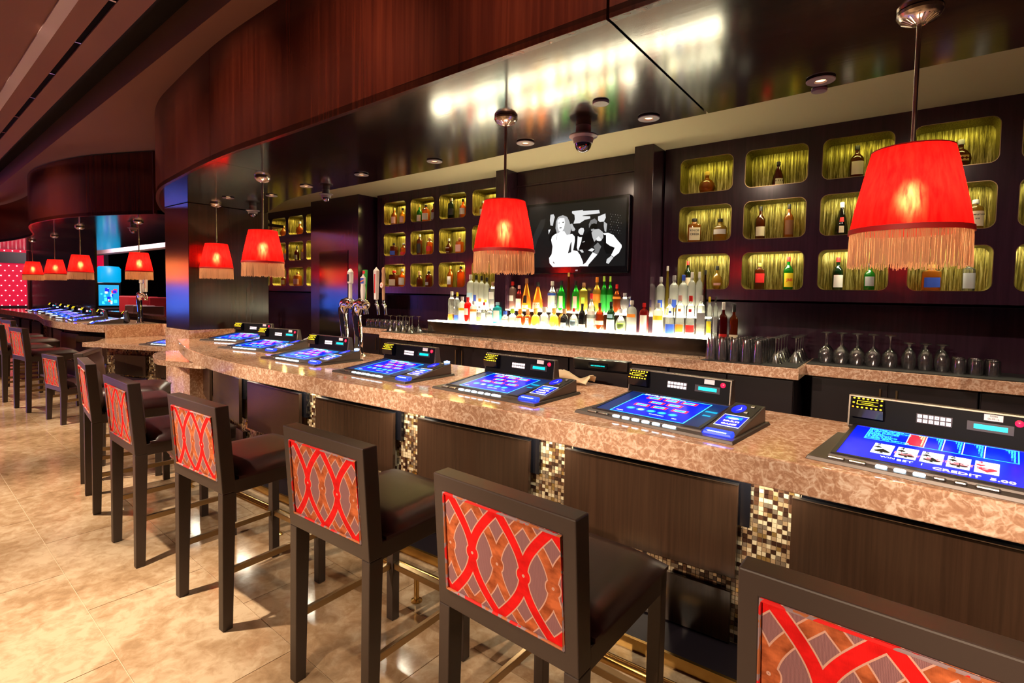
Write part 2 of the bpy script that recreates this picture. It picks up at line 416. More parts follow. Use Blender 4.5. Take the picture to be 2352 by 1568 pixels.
# ---------------------------------------------------------------- main ceiling with cove slots (aligned with the tiles)
ceil = struct(obj('ceiling', None), 'brown painted ceiling with pale band and black light slots'); ceil.rotation_euler = (0, 0, TY)
CZ = 3.4
def cband(name, v0, v1, mat, z0=CZ, z1=3.9, u0=-24, u1=5): return MB().box(u0, u1, v0, v1, z0, z1).build(name, mat, ceil)
cband('ceiling_field', -8, .765, 'ceiling_paint'); cband('ceiling_band', .765, .84, 'ceiling_pale', CZ-.012)
cband('ceiling_field', .84, .965, 'ceiling_paint'); cband('light_slot', .965, 1.005, 'matte_black', CZ+.012)
sl = MB()
for i in range(14): sl.box(-14+i*.9, -14+i*.9+.02, .966, 1.004, CZ+.004, CZ+.0115)
sl.build('slot_clip', 'nickel', ceil)
cband('ceiling_field', 1.005, 1.15, 'ceiling_paint'); cband('cove_recess', 1.15, 1.49, 'ceiling_dark', CZ+.30, 4.0)
MB().box(-24, 5, 1.15, 1.165, CZ, CZ+.3).build('cove_lip', 'ceiling_dark', ceil)
cband('ceiling_field', 1.49, 16, 'ceiling_paint', CZ+.06, 4.0)
# ---------------------------------------------------------------- curved soffits over the two bars
SOF = smoothpts([(3.2, 1.70), (.6, 1.71), (-.7, 1.728), (-1.8, 1.756), (-3.0, 1.783), (-4.2, 1.813), (-5.4, 1.935), (-6.0, 2.02), (-6.56, 2.17), (-7.23, 2.41), (-7.98, 2.75), (-8.12, 3.0)], 8)
SOFB = smoothpts([(-7.05, 3.66), (-6.9, 3.56), (-6.3, 3.35), (-5.55, 3.12), (-4.98, 3.05), (-4.4, 3.04), (-3.1, 3.02), (-2, 2.96), (-.9, 2.935), (.34, 2.87), (3.2, 2.8)], 4)
SOF2 = smoothpts([(-8.12, 2.70), (-8.7, 2.45), (-9.3, 2.22), (-10.0, 2.07), (-10.6, 2.0), (-11.3, 1.98), (-12.0, 2.06), (-12.8, 2.22), (-13.8, 2.42), (-15, 2.48), (-16.5, 2.42), (-18, 2.2), (-20, 1.9)], 6)
def fascia(name, path, z0, z1, mat, parent, th=.03):
    ins = offset(path, -th); mb = MB(); n = len(path)
    vs = [(x, y, z0) for x, y in path]+[(x, y, z1) for x, y in path]+[(x, y, z0) for x, y in ins]+[(x, y, z1) for x, y in ins]
    fs = []
    for i in range(n-1):
        fs += [(i, i+1, n+i+1, n+i), (2*n+i+1, 2*n+i, 3*n+i, 3*n+i+1), (i+1, i, 2*n+i, 2*n+i+1)]
    fs += [(0, n, 3*n, 2*n), (n-1, 3*n-1, 4*n-1, 2*n-1)]
    return mb.add(vs, fs).build(name, mat, parent, smooth=30)
sof = struct(obj('ceiling_soffit', None), 'curved mahogany soffit above the front bar with glossy dark underside')
def cut(path, x0, x1):
    """part of a path between two x values (path runs to -x)"""
    out = []
    for a, b in zip(path, path[1:]):
        for p, q in ((a, b),):
            if x0 >= p[0] >= x1: out.append(p)
            for xx in (x0, x1):
                if (p[0]-xx)*(q[0]-xx) < 0:
                    t = (xx-p[0])/(q[0]-p[0]); out.append((xx, p[1]+(q[1]-p[1])*t))
    out = [p for i, p in enumerate(out) if i == 0 or (Vector(p)-Vector(out[i-1])).length > 1e-4]
    out.sort(key=lambda p: -p[0]); return out
segs = [(3.2, -.889), (-.901, -4.38), (-4.386, -7.98)]
for a, b in segs: fascia('fascia_panel', cut(SOF, a, b), ZS, 3.5, 'fascia_wood', sof)
back = list(reversed(SOFB))
for a, b in segs:
    f = cut(SOF, a, b); k = cut(back, a, max(b, -7.05))
    if b < -7: k.append((-7.6, 3.7)); k.append((-8.0, 3.3))
    MB().prism(f+list(reversed(k)), ZS+.002, ZS+.04).build('soffit_panel', 'soffit_panel', sof)
MB().box(-.899, -.891, 1.76, 2.93, ZS+.03, ZS+.05).build('seam_backing', 'matte_black', sof)
MB().prism([(p[0], p[1]+.06) for p in cut(SOF, 3.2, -7.9)]+[(-7.9, 2.9), (-7, 2.8), (3.2, 2.7)], ZS+.05, ZS+.07).build('soffit_backing', 'matte_black', sof)
MB().prism(list(reversed([(p[0], p[1]-.01) for p in SOFB]))+[(p[0], p[1]-.06) for p in SOFB], ZS+.04, 3.05).build('soffit_back_face', 'cove_paint', sof)
sof2 = struct(obj('ceiling_soffit', None), 'curved mahogany soffit above the farther bar at left')
fascia('fascia_panel', SOF2, ZS, 3.44, 'fascia_wood', sof2)
MB().box(-8.16, -8.12, 2.66, 3.3, ZS, 3.44).build('fascia_end', 'fascia_wood', sof2)
MB().prism([p for p in SOF2]+[(-20, 4.5), (-8.12, 4.5)], ZS+.004, ZS+.05).build('soffit_panel', 'soffit_panel', sof2)
# raised painted ceiling strip behind the soffit
struct(MB().box(-7.9, 3.5, 2.7, 5.4, 3.044, 3.08).box(-11, -7.9, 3.4, 5.4, 3.044, 3.08).build('ceiling_strip', 'cove_paint'), 'olive painted ceiling strip above the back bar')
# ---------------------------------------------------------------- column between the bars
colm = thing('column', 'dark glossy wood-clad column with stone base where the two bars meet', 'column', (-7.05, 3.02, 0))
MB().box(-.35, .35, -.48, .48, 1.10, ZS-.001).build('shaft', 'column_wood', colm, bevel=.004)
MB().box(-.36, .36, -.49, .49, .0, 1.10).build('stone_base', 'stone', colm, bevel=.003)
# ---------------------------------------------------------------- back wall with shelf niches
WY = 5.05
wall = struct(MB().box(-12, 3.5, 5.30, 5.36, 0, 3.05).build('wall_back', 'wall_wood'), 'dark purple-brown wood wall behind the back counter')
ROWS = [(1.67, 2.0), (2.125, 2.46), (2.59, 2.915)]
CR = [(-1.775, -1.293), (-1.182, -.688), (-.578, -.099), (.024, .506), (.625, 1.105)]
CL = [(-6.257, -5.777), (-5.664, -5.196), (-5.09, -4.601), (-4.484, -4.0)]
CF = [(-10.1, -9.62), (-9.52, -9.04), (-8.944, -8.461), (-8.364, -7.88)]
def loop(x0, x1, z0, z1, r, k=5):
    pts = []
    for cx, cz, a in ((x1-r, z0+r, -90), (x1-r, z1-r, 0), (x0+r, z1-r, 90), (x0+r, z0+r, 180)):
        for i in range(k+1):
            t = R_(a+90*i/k); pts.append((cx+r*math.cos(t), cz+r*math.sin(t)))
    return pts
def niche_wall(name, label, cols, x0, x1, z0=1.55, z1=3.046):
    w = thing(name, label, 'shelf wall', (x0, WY, z0)); K = 5
    mb = MB()
    xs = [x0]+[(a[1]+b[0])/2 for a, b in zip(cols, cols[1:])]+[x1]
    zs = [z0]+[(a[1]+b[0])/2 for a, b in zip(ROWS, ROWS[1:])]+[z1]
    for ci, (a, b) in enumerate(cols):
        for ri, (c, d) in enumerate(ROWS):
            lp = loop(a, b, c, d, .055, K); X0, X1, Z0, Z1 = xs[ci], xs[ci+1], zs[ri], zs[ri+1]
            cor = [(X1, Z0), (X1, Z1), (X0, Z1), (X0, Z0)]; n = len(lp)
            vs = [(p[0], WY, p[1]) for p in lp]+[(p[0], WY, p[1]) for p in cor]; fs = []
            for q in range(4):
                for i in range(K): fs.append((q*(K+1)+i, n+q, q*(K+1)+i+1))
                fs.append((q*(K+1)+K, n+q, n+(q+1) % 4, ((q+1) % 4)*(K+1)))
            mb.add(vs, fs)
    mb.box(x0, x1, WY, 5.3, z0-.001, z0+.02).box(x0, x0+.005, WY, 5.3, z0, z1).box(x1-.005, x1, WY, 5.3, z0, z1)
    off = Vector((x0, WY, z0))
    mb.v = [(p[0]-off.x, p[1]-off.y, p[2]-off.z) for p in mb.v]
    mb.build('face_panel', 'wall_wood', w)
    for ci, (a, b) in enumerate(cols):
        for ri, (c, d) in enumerate(ROWS):
            lp = loop(a-off.x, b-off.x, c-off.z, d-off.z, .055, K); n = len(lp); ln = MB()
            ln.add([(p[0], .0, p[1]) for p in lp]+[(p[0], .23, p[1]) for p in lp], [(i, n+i, n+(i+1) % n, (i+1) % n) for i in range(n)]+[tuple(range(n, 2*n))])
            ln.build('niche_lining', 'niche_leaf', w, smooth=30)
            rim = MB(); lo = loop(a-off.x-.004, b-off.x+.004, c-off.z-.004, d-off.z+.004, .058, K)
            rim.add([(p[0], -.003, p[1]) for p in lp]+[(p[0], -.003, p[1]) for p in lo]+[(p[0], .004, p[1]) for p in lp]+[(p[0], .004, p[1]) for p in lo],
                    [(i, (i+1) % n, n+(i+1) % n, n+i) for i in range(n)]+[(n+i, n+(i+1) % n, 3*n+(i+1) % n, 3*n+i) for i in range(n)]+[(i, 2*n+i, 2*n+(i+1) % n, (i+1) % n) for i in range(n)])
            rim.build('niche_rim', 'antique_brass', w)
            pw = (.45, .8, 1.5)[2-ri] if x0 > -3 else (1.5, 1.8, 2.0)[2-ri]
            light('AREA', 'niche_light', ((a+b)/2, WY+(.03 if x0 > -3 else .16), d-.012), pw*NICHE_P, (1, .80, .26) if x0 < -3 else (1, .9, (.58, .46, .22)[ri]), aim=((a+b)/2, WY+.12, c), size=b-a-.14, sy=.025)
    return w
NICHE_P = 1.6
niche_wall('niche_wall', 'dark wood shelf wall with lit bottle niches right of the television', CR, -1.935, 1.25)
niche_wall('niche_wall', 'dark wood shelf wall with golden lit niches left of the television', CL, -6.42, -3.88)
niche_wall('niche_wall', 'far dark shelf wall with niches between the column and the panelled pier', CF, -10.4, -7.8)
def trim(name, *b, mat='wall_wood', label=None): return struct(MB().box(*b).build(name, mat, bevel=.004), label)
trim('trim_1', -2.14, -1.945, 4.775, 5.3, 1.06, 3.044, label='dark pilaster right of the television')
trim('trim_2', -3.90, -3.732, 4.80, 5.3, 1.06, 3.044, label='dark pilaster left of the television')
trim('trim_3', -7.82, -6.55, 4.80, 5.3, 0, 3.044, label='broad dark panelled pier behind the beer taps')
trim('trim_4', -3.732, -2.14, 5.0, 5.3, 1.0, 3.044, label='recessed dark wood panel behind the television')
trim('trim_5', -3.732, -2.14, 4.985, 5.0, 2.86, 2.885, label='thin moulding above the television')
door = struct(MB().box(-7.56, -6.80, 4.792, 4.80, .02, 2.22).build('door_1', 'gloss_black'), 'flush dark door in the pier behind the taps')
struct(MB().box(3.4, 3.5, 1.5, 5.4, 0, 3.1).build('wall_right', 'wall_wood'), 'dark end wall beyond the right edge')
# ---------------------------------------------------------------- front bar
BF = smoothpts([(2.6, 2.08), (1.2, 2.09), (.3, 2.095), (-.5, 2.10), (-1.24, 2.075), (-2.07, 2.037), (-3.2, 1.975), (-4.1, 1.945), (-4.85, 1.985), (-5.63, 2.11), (-6.3, 2.29), (-6.76, 2.43)], 8)
BB = [(-6.70, 2.53), (-6.66, 2.53), (-6.66, 3.46), (-6.2, 3.40), (-5.2, 3.22), (-4.2, 3.12), (-3.3, 3.10), (-2.2, 3.12), (-1.5, 3.10), (-.6, 2.99), (.3, 2.92), (2.6, 2.88)]
bc = MB().prism(BF+BB, .885, ZB).build('bar_counter', 'stone', smooth=25, bevel=.006)
tag(bc, 'long curved polished pink-beige stone counter of the front bar', 'counter')
slab = MB().prism(smoothpts([(-5.9, 2.34), (-6.3, 2.22), (-6.57, 2.16), (-6.95, 2.24), (-7.25, 2.36), (-7.42, 2.525)], 5)+[(-6.68, 2.525), (-6.3, 2.48), (-5.9, 2.39)], .74, .80).build('stone_ledge', 'stone', smooth=25, bevel=.004)
tag(slab, 'low rounded stone ledge around the foot of the dark column', 'ledge')
bfw = thing('panelled_bar', 'bar front of dark door panels between glittering mosaic strips', 'bar front', (-3, 2.35, 0))
OFFB = Vector((-3, 2.35, 0))
def rel(mb, off=OFFB): mb.v = [(p[0]-off.x, p[1]-off.y, p[2]-off.z) for p in mb.v]; return mb
wl = offset(BF, -.30)
rel(MB().prism(wl+list(reversed(offset(BF, -.36))), .051, .8845)).build('backing_wall', 'grout', bfw, smooth=25)
dpath = along(wl, .005)
ARC = {}
def arc_of(x): return min(range(len(dpath)), key=lambda i: abs(dpath[i][0].x-x))*.005
DC = [1.16, .10, -.96, -2.03, -3.10, -4.14, -5.16, -6.12]
DS = [arc_of(x) for x in DC]
def frame_at(s): i = min(max(int(round(s/.005)), 0), len(dpath)-1); p, t = dpath[i]; return p, t
for k, s in enumerate(DS):
    p, t = frame_at(s); rz = math.atan2(-t.y, -t.x); nrm = Vector((t.y, -t.x)) # towards +y side
    w = .425 if k < 7 else .3
    o = MB().box(-w, w, -.066, -.040, .372, .785).build('door_panel', 'door_wood', bfw, (p.x-OFFB.x, p.y-OFFB.y, 0), rz, bevel=.002)
    MB().box(-w, w, -.067, -.040, .7855, .789).build('edge_strip', 'steel', bfw, (p.x-OFFB.x, p.y-OFFB.y, 0), rz)
    MB().box(-w+.03, w+.045, -.030, -.002, .60, .883).build('machine_box', 'gloss_black', bfw, (p.x-OFFB.x, p.y-OFFB.y, 0), rz)
    lk = MB(); lk.lathe([(.012, 0), (.012, .012), (.007, .014), (.007, .02)], 10)
    q = lk.build('lock', 'nickel', bfw, (p.x-OFFB.x+.05*math.cos(rz), p.y-OFFB.y-.032, .835), (R_(90), 0, rz), smooth=True)
    MB().box(-w+.02, w-.02, -.03, -.004, .055, .29).build('lower_panel', 'door_wood', bfw, (p.x-OFFB.x, p.y-OFFB.y, 0), rz, bevel=.002)
    kn = MB().lathe([(.004, 0), (.004, .03), (.02, .032), (.021, .038), (.0, .042)], 14)
    kn.build('brass_knob', 'brass', bfw, (p.x-OFFB.x-(w+.02)*math.cos(rz), p.y-OFFB.y-.03-(w+.02)*math.sin(rz), .42), (R_(90), 0, rz), smooth=True)
TM = [('mosaic_a', (.030, .012, .008), .08, 0), ('mosaic_b', (.10, .045, .024), .1, .2), ('mosaic_c', (.42, .29, .17), .12, .3), ('mosaic_d', (.60, .50, .34), .12, .1), ('mosaic_e', (.50, .33, .12), .16, .75), ('mosaic_f', (.19, .14, .10), .1, .3)]
for n, c, r, me_ in TM: plain(n, c, r, me_)
PT = .0195
tmesh = [MB().box(-.0087, .0087, -.007, 0, -.0087, .0087).mesh('mosaic_tile', n) for n, *_ in TM]
stuff = MB(); total = len(dpath)*.005; ncol = int(6.9/PT)+120; npart = 0
s0 = arc_of(2.2)
for c in range(int((total-s0-.02)/PT)):
    s = s0+c*PT; p, t = frame_at(s)
    if p.x < -6.6: break
    rz = math.atan2(-t.y, -t.x); j = min(range(len(DS)), key=lambda i: abs(DS[i]-s)); inside = abs(DS[j]-s) < .41
    for r in range(42):
        z = .065+r*PT
        if z > .880: break
        if inside and not (.295 < z < .40): continue
        mi = random.choices(range(6), (4, 3, 5, 5, 2, 3))[0]
        if -.545 < p.x < -.315 and z > .345 and npart < 300:
            obj('mosaic_tile', tmesh[mi], bfw, (p.x-OFFB.x, p.y-OFFB.y, z), rz); npart += 1
        else:
            cs, sn = math.cos(rz), math.sin(rz); h = .0087; vs = []
            for (a, b, zz) in ((-h, -.007, -h), (h, -.007, -h), (h, 0, -h), (-h, 0, -h), (-h, -.007, h), (h, -.007, h), (h, 0, h), (-h, 0, h)):
                vs.append((p.x-OFFB.x+a*cs-b*sn, p.y-OFFB.y+a*sn+b*cs, z+zz))
            stuff.add(vs, [(0, 1, 5, 4), (4, 5, 6, 7), (1, 2, 6, 5), (3, 0, 4, 7), (0, 3, 2, 1)], mi)
so = stuff.build('mosaic_field', [n for n, *_ in TM], bfw); so['kind'] = 'stuff'; so['label'] = 'small glass mosaic tiles in brown, cream and gold'
fr = thing('foot_rail', 'brass foot rail on short posts along the bar base', 'foot rail', (-3, 1.75, 0)); OF = Vector((-3, 1.75, 0))
rp = offset(BF, .26)
rel(MB().tube([(x, y, .15) for x, y in rp if x > -6.3], .0225, 12), OF).build('rail', 'brass', fr, smooth=True)
for x in (.55, -.72, -1.97, -3.22, -4.45, -5.65):
    p = min(rp, key=lambda q: abs(q[0]-x))
    rel(MB().lathe([(.03, 0), (.03, .006), (.014, .012), (.014, .13)], 12, (p[0], p[1], 0)), OF).build('post', 'brass', fr, smooth=True)
kl = offset(BF, -.06)
kk = MB().prism(kl+list(reversed(offset(BF, -.30))), 0, .05).build('kick_step', 'cabinet_dark', smooth=25)
tag(kk, 'low dark step at the foot of the bar front behind the brass rail', 'step')
ke = MB().prism(offset(BF, -.045)+list(reversed(offset(BF, -.0605))), .0, .055).build('brass_edge', 'brass', kk, smooth=25)

# ---------------------------------------------------------------- poker machines set in the bar top
def sp(a, b, e=0): return (.085+.53*a, .04+.365*b, .0265+.0385*b+e)
def cp(a, b, e=0): return (.643+.12*a, .05+.365*b, .0235+.064*b+e)
GM = ['screen_blue', 'screen_cyan', 'screen_red', 'screen_white', 'screen_teal', 'screen_yellow', 'screen_pink', 'ink', 'screen_dim', 'screen_black']
def rect(mb, f, a0, a1, b0, b1, e, mi): mb.add([f(a0, b0, e), f(a1, b0, e), f(a1, b1, e), f(a0, b1, e)], [(0, 1, 2, 3)], mi)
def frame(mb, f, a0, a1, b0, b1, w, e, mi):
    rect(mb, f, a0, a1, b1-w, b1, e, mi); rect(mb, f, a0, a1, b0, b0+w, e, mi); rect(mb, f, a0, a0+w*.7, b0, b1, e, mi); rect(mb, f, a1-w*.7, a1, b0, b1, e, mi)
def ell(mb, f, a, b, ra, rb, e, mi, n=12): mb.poly([f(a+ra*math.cos(2*math.pi*i/n), b+rb*math.sin(2*math.pi*i/n), e) for i in range(n)], mi)
SLOPE = math.atan2(.0385, .365)
def slet(root, s, a, b, size, mat, align='LEFT', sx=1.0, e=.0022, bold=0):
    return lettering(s, size, mat, root, sp(a, b, e), (SLOPE, 0, 0), align, bold, sx)
def make_machine(mode):
    t = obj('poker_machine', None)
    MB().hexa([(0, -.03, 0), (.79, -.03, 0), (.79, .45, 0), (.0, .45, 0), (.006, -.024, .014), (.784, -.024, .014), (.784, .444, .014), (.006, .444, .014)]).build('tray', 'machine_metal', t, bevel=.002)
    h = MB().hexa([(.06, .02, .012), (.64, .02, .012), (.64, .425, .012), (.06, .425, .012), (.065, .025, .0225), (.635, .025, .0225), (.635, .425, .065), (.065, .425, .065)])
    h.build('screen_housing', 'machine_metal', t, bevel=.002)
    fr_ = MB()
    for (a0, a1, b0, b1) in ((-.03, 0, -.03, 1.03), (1, 1.03, -.03, 1.03), (0, 1, -.03, 0), (0, 1, 1, 1.03)):
        c = [sp(a0, b0, -.004), sp(a1, b0, -.004), sp(a1, b1, -.004), sp(a0, b1, -.004)]; d = [sp(a0, b0, .003), sp(a1, b0, .003), sp(a1, b1, .003), sp(a0, b1, .003)]
        fr_.hexa(c+d)
    fr_.build('screen_bezel', 'steel_dark', t)
    sc = MB(); rect(sc, sp, 0, 1, 0, 1, .0005, 0)
    scr = sc.build('screen', 'screen_blue' if mode == 'cards' else 'screen_dim', t)
    g = MB()
    if mode != 'cards':
        A0, A1, B0, B1 = .14, .86, .03, .93
        rect(g, sp, A0, A1, B0, B1, .001, 0); frame(g, sp, A0, A1, B0, B1, .012, .0014, 1)
        rect(g, sp, A0+.22, A0+.40, .90, .965, .0018, 1)
        for k, (x, y) in enumerate([(.24, .76), (.42, .76), (.60, .76), (.33, .58), (.51, .58), (.24, .40), (.42, .40), (.62, .40)]):
            rect(g, sp, x, x+.15, y, y+.105, .0014, 2); rect(g, sp, x+.02, x+.125, y+.018, y+.088, .0018, 1); rect(g, sp, x+.045, x+.10, y+.035, y+.065, .0022, 4)
        for k in range(5): ell(g, sp, .27+.105*k, .26, .043, .055, .0016, 4); ell(g, sp, .27+.105*k, .26, .028, .034, .0018, 1 if k != 1 else 5)
        rect(g, sp, .88, .985, .60, .66, .001, 4); rect(g, sp, .90, .97, .44, .49, .001, 4)
        slet(scr, 'POKER KING', A0+.03, .93, .017, 'screen_white', sx=1.5); slet(scr, 'TO START PLAY, SELECT A GAME', .30, .895, .0085, 'screen_white', sx=1.3)
        slet(scr, 'DENOMINATION', .50, .15, .008, 'screen_white', sx=1.2); slet(scr, 'HELP', .72, .13, .009, 'screen_white', sx=1.2); slet(scr, 'VOLUME', .18, .10, .008, 'screen_white', sx=1.2)
    elif mode == 'cards':
        frame(g, sp, .09, .92, .60, .98, .010, .0012, 1)
        rect(g, sp, .34, .435, .61, .97, .0012, 2)
        for x in (.335, .435, .535, .64, .75): rect(g, sp, x, x+.006, .60, .98, .0014, 3)
        for k, c in enumerate(('250', '500', '750', '1000', '4000')):
            for r in range(9):
                vals = (250, 50, 25, 9, 6, 4, 3, 2, 1); val = str(vals[r]*(k+1) if not (r == 0 and k == 4) else 4000)
                slet(scr, val, (.43, .53, .635, .745, .905)[k], .945-.0385*r, .0125, 'screen_yellow' if k == 0 else 'screen_cyan', 'RIGHT', 1.15)
        for r, s in enumerate(('ROYAL FLUSH', 'STRAIGHT FLUSH', '4 OF A KIND', 'FULL HOUSE', 'FLUSH', 'STRAIGHT', '3 OF A KIND', 'TWO PAIR', 'JACKS OR BETTER')):
            slet(scr, s, .10, .945-.0385*r, .0125, 'screen_cyan', 'LEFT', 1.35, bold=.0002)
        for k, rk in enumerate(('2', '4', '5', '6', '3')):
            a0 = .175+.135*k; rect(g, sp, a0, a0+.115, .19, .50, .0014, 3); mi = 7 if k < 4 else 2
            def suit(cx, cy, q):
                if mi == 7:
                    g.poly([sp(cx, cy+.07*q, .0019), sp(cx-.045*q, cy, .0019), sp(cx+.045*q, cy, .0019)], mi); ell(g, sp, cx-.022*q, cy-.008*q, .024*q, .028*q, .0019, mi); ell(g, sp, cx+.022*q, cy-.008*q, .024*q, .028*q, .0019, mi); g.poly([sp(cx, cy, .0019), sp(cx-.012*q, cy-.06*q, .0019), sp(cx+.012*q, cy-.06*q, .0019)], mi)
                else:
                    g.poly([sp(cx, cy-.06*q, .0019), sp(cx-.045*q, cy+.012*q, .0019), sp(cx+.045*q, cy+.012*q, .0019)], mi); ell(g, sp, cx-.022*q, cy+.022*q, .025*q, .03*q, .0019, mi); ell(g, sp, cx+.022*q, cy+.022*q, .025*q, .03*q, .0019, mi)
            suit(a0+.06, .28, 1.0); suit(a0+.027, .385, .5)
            slet(scr, rk, a0+.012, .455, .030, 'ink' if mi == 7 else 'screen_red', 'LEFT', 1.0, .003)
        slet(scr, 'PLAY 5 CREDITS', .30, .30, .030, 'screen_pink', 'LEFT', 1.18, .0034, .0006)
        slet(scr, 'CREDIT  5.00', .52, .075, .030, 'screen_yellow', 'LEFT', 1.2, .0022, .0006); slet(scr, 'BET  1', .33, .11, .024, 'screen_white', 'LEFT', 1.2); slet(scr, 'WIN', .24, .12, .018, 'screen_white', 'LEFT', 1.2)
    if g.f: g.build('screen_graphics', GM, scr)
    # buttons
    for k, x in enumerate((.095, .160)): MB().box(-.026, .026, -.010, .010, 0, .009).build('button', 'steel', t, (x, -.004, .0135), 0, bevel=.003)
    for k in range(6):
        lit = mode != 'cards' or k < 3; w = .017 if k < 5 else .03; x = .230+.052*k+(.012 if k == 5 else 0)
        if mode == 'cards' and False: pass
        MB().box(-w, w, -.0105, .0105, 0, .010).build('button', 'button_lit' if lit else 'steel', t, (x, -.004, .0135), 0, bevel=.005)
    # upright rear panel
    MB().hexa([(.045, .422, .055), (.61, .422, .055), (.61, .50, .012), (.045, .50, .012), (.045, .440, .187), (.61, .440, .187), (.61, .468, .187), (.045, .468, .187)]).build('rear_panel', 'machine_metal', t, bevel=.003)
    def rp_(x, z, e=0): return (x, .422+.018*(z-.055)/.132-e, z)
    rf = MB(); 
    def rr(mb, x0, x1, z0, z1, e, mi=0, e0=0): mb.hexa([rp_(x0, z0, e), rp_(x1, z0, e), rp_(x1, z0, e0), rp_(x0, z0, e0), rp_(x0, z1, e), rp_(x1, z1, e), rp_(x1, z1, e0), rp_(x0, z1, e0)], mi)
    rr(rf, .051, .604, .062, .181, .003); face = rf.build('rear_face', 'panel_black', t)
    ed = MB(); rr(ed, .045, .051, .057, .187, .005); rr(ed, .604, .61, .057, .187, .005); rr(ed, .051, .604, .1815, .187, .005); ed.build('rear_trim', 'nickel', t)
    sc4 = MB()
    for x in (.058, .597):
        for z in (.07, .174): sc4.lathe([(.003, 0), (.003, .0015)], 8, rp_(x, z, .005))
    bx = MB(); bx.hexa([(.06, .395, .103), (.172, .395, .103), (.172, .43, .10), (.06, .43, .10), (.06, .388, .140), (.172, .388, .140), (.172, .44, .14), (.06, .44, .14)])
    bx.hexa([(.06, .388, .140), (.172, .388, .140), (.172, .44, .14), (.06, .44, .14), (.063, .415, .184), (.169, .415, .184), (.169, .44, .184), (.063, .44, .184)])
    bill = bx.build('bill_acceptor', 'gloss_black', t)
    ld = MB()
    def bp_(a, b): return (.065+.102*a, .388+.027*b-.002, .142+.041*b)
    dots = [(i/6, .92) for i in range(7)]+[(i/6, .10) for i in range(7)]+[(0, .5), (1, .5)]
    for i, (a, b) in enumerate(dots):
        c = Vector(bp_(.03+.94*a, b)); r_ = .0043; n_ = 6
        ld.lathe([(0, -.003), (r_*.8, -.002), (r_, 0), (r_*.8, .002), (0, .003)], n_, c, mi=1 if (i % 7 == 0 and b < .9 and i < 14) else 0)
    for (a0, a1, b0, b1) in ((.14, .86, .68, .71), (.14, .86, .36, .39), (.14, .16, .36, .71), (.3, .7, .51, .54)):
        ld.add([bp_(a0, b0), bp_(a1, b0), bp_(a1, b1), bp_(a0, b1)], [(0, 1, 2, 3)], 0)
    ld.build('led_dots', ['led_yellow', 'led_orange'], bill)
    kp = MB(); rr(kp, .276, .386, .110, .147, .005); kpo = kp.build('keypad', 'steel_dark', t)
    ks = MB()
    for r in range(2):
        for c in range(6): x = .280+c*.0176; z = .131-r*.0175; rr(ks, x, x+.0135, z, z+.0125, .0075)
    ks.build('keypad_keys', 'key_lit', kpo)
    if mode == 'cards':
        for r in range(2):
            for c in range(6):
                lettering(('12345', '67890')[r][c] if c < 5 else ('CLR', 'ENT')[r], .0105 if c < 5 else .0055, 'ink', kpo, rp_(.2868+c*.0176, .137-r*.0175, .0080), (R_(82), 0, 0))
    dp = MB(); rr(dp, .428, .556, .112, .146, .006); dpo = dp.build('display_frame', 'steel_dark', t)
    d2 = MB(); rr(d2, .447, .540, .121, .138, .0075); d2.build('display', 'display_cyan', dpo)
    st = MB(); rr(st, .474, .526, .155, .178, .0045); sto = st.build('number_sticker', 'white_plastic', t)
    if mode == 'cards':
        lettering('10386', .0095, 'ink', sto, rp_(.50, .1725, .0052), (R_(82), 0, 0)); lettering('06-99-16', .0088, 'ink', sto, rp_(.50, .162, .0052), (R_(82), 0, 0))
    rb = MB().lathe([(.0125, 0), (.0125, .004), (.010, .006), (0, .007)], 16); rb.build('red_light', 'red_button', t, rp_(.569, .158, .003), (R_(82), 0, 0), smooth=True)
    # right-hand console wedge
    MB().hexa([(.635, .04, .012), (.772, .04, .012), (.772, .43, .012), (.635, .43, .012), (.635, .042, .020), (.772, .042, .020), (.772, .425, .0875), (.635, .425, .0875)]).build('console', 'machine_metal', t, bevel=.003)
    co = MB(); rect(co, cp, 0, 1, .56, 1, .0015, 7); ell(co, cp, .33, .78, .25, .15, .0025, 0, 18); rect(co, cp, .08, .92, .20, .54, .0015, 0); frame(co, cp, .05, .95, .18, .56, .02, .0018, 3)
    rect(co, cp, .2, .8, .42, .50, .0022, 4); ell(co, cp, .5, .44, .2, .03, .0026, 3)
    co.poly([cp(.28, .70, .0032), cp(.40, .77, .0032), cp(.36, .86, .0032), cp(.44, .77, .0032)], 3)
    con = co.build('console_graphics', GM, t)
    lettering('MULTI', .0185, 'screen_yellow', con, cp(.52, .345, .003), (math.atan2(.064, .365), 0, 0), bold=.0009, sx=1.3); lettering('GAME', .0185, 'screen_yellow', con, cp(.52, .255, .003), (math.atan2(.064, .365), 0, 0), bold=.0009, sx=1.3)
    for (a, b) in ((.74, .90), (.70, .68)): p = cp(a, b, .002); MB().box(-.009, .009, -.011, .011, 0, .006).build('console_key', 'steel', t, p, (math.atan2(.064, .365), 0, 0), bevel=.002)
    gs = MB().hexa([(.640, .015, .014), (.768, .015, .014), (.768, .055, .014), (.640, .055, .014), (.646, .02, .030), (.762, .02, .030), (.762, .055, .036), (.646, .055, .036)])
    sg = gs.build('ticket_slot', 'blue_glow', t, bevel=.004); MB().box(.665, .742, .0165, .024, .0295, .0315).build('slot_light', 'button_lit', sg)
    if mode == 'glow':
        MB().lathe([(0, 0), (.02, .002), (.022, .012), (0, .018)], 12, (.735, .42, .088)).build('lamp', 'spot_blue', t, smooth=True)
    return t
mach = {'cards': make_machine('cards'), 'menu': make_machine('menu'), 'glow': make_machine('glow')}
index_kids()
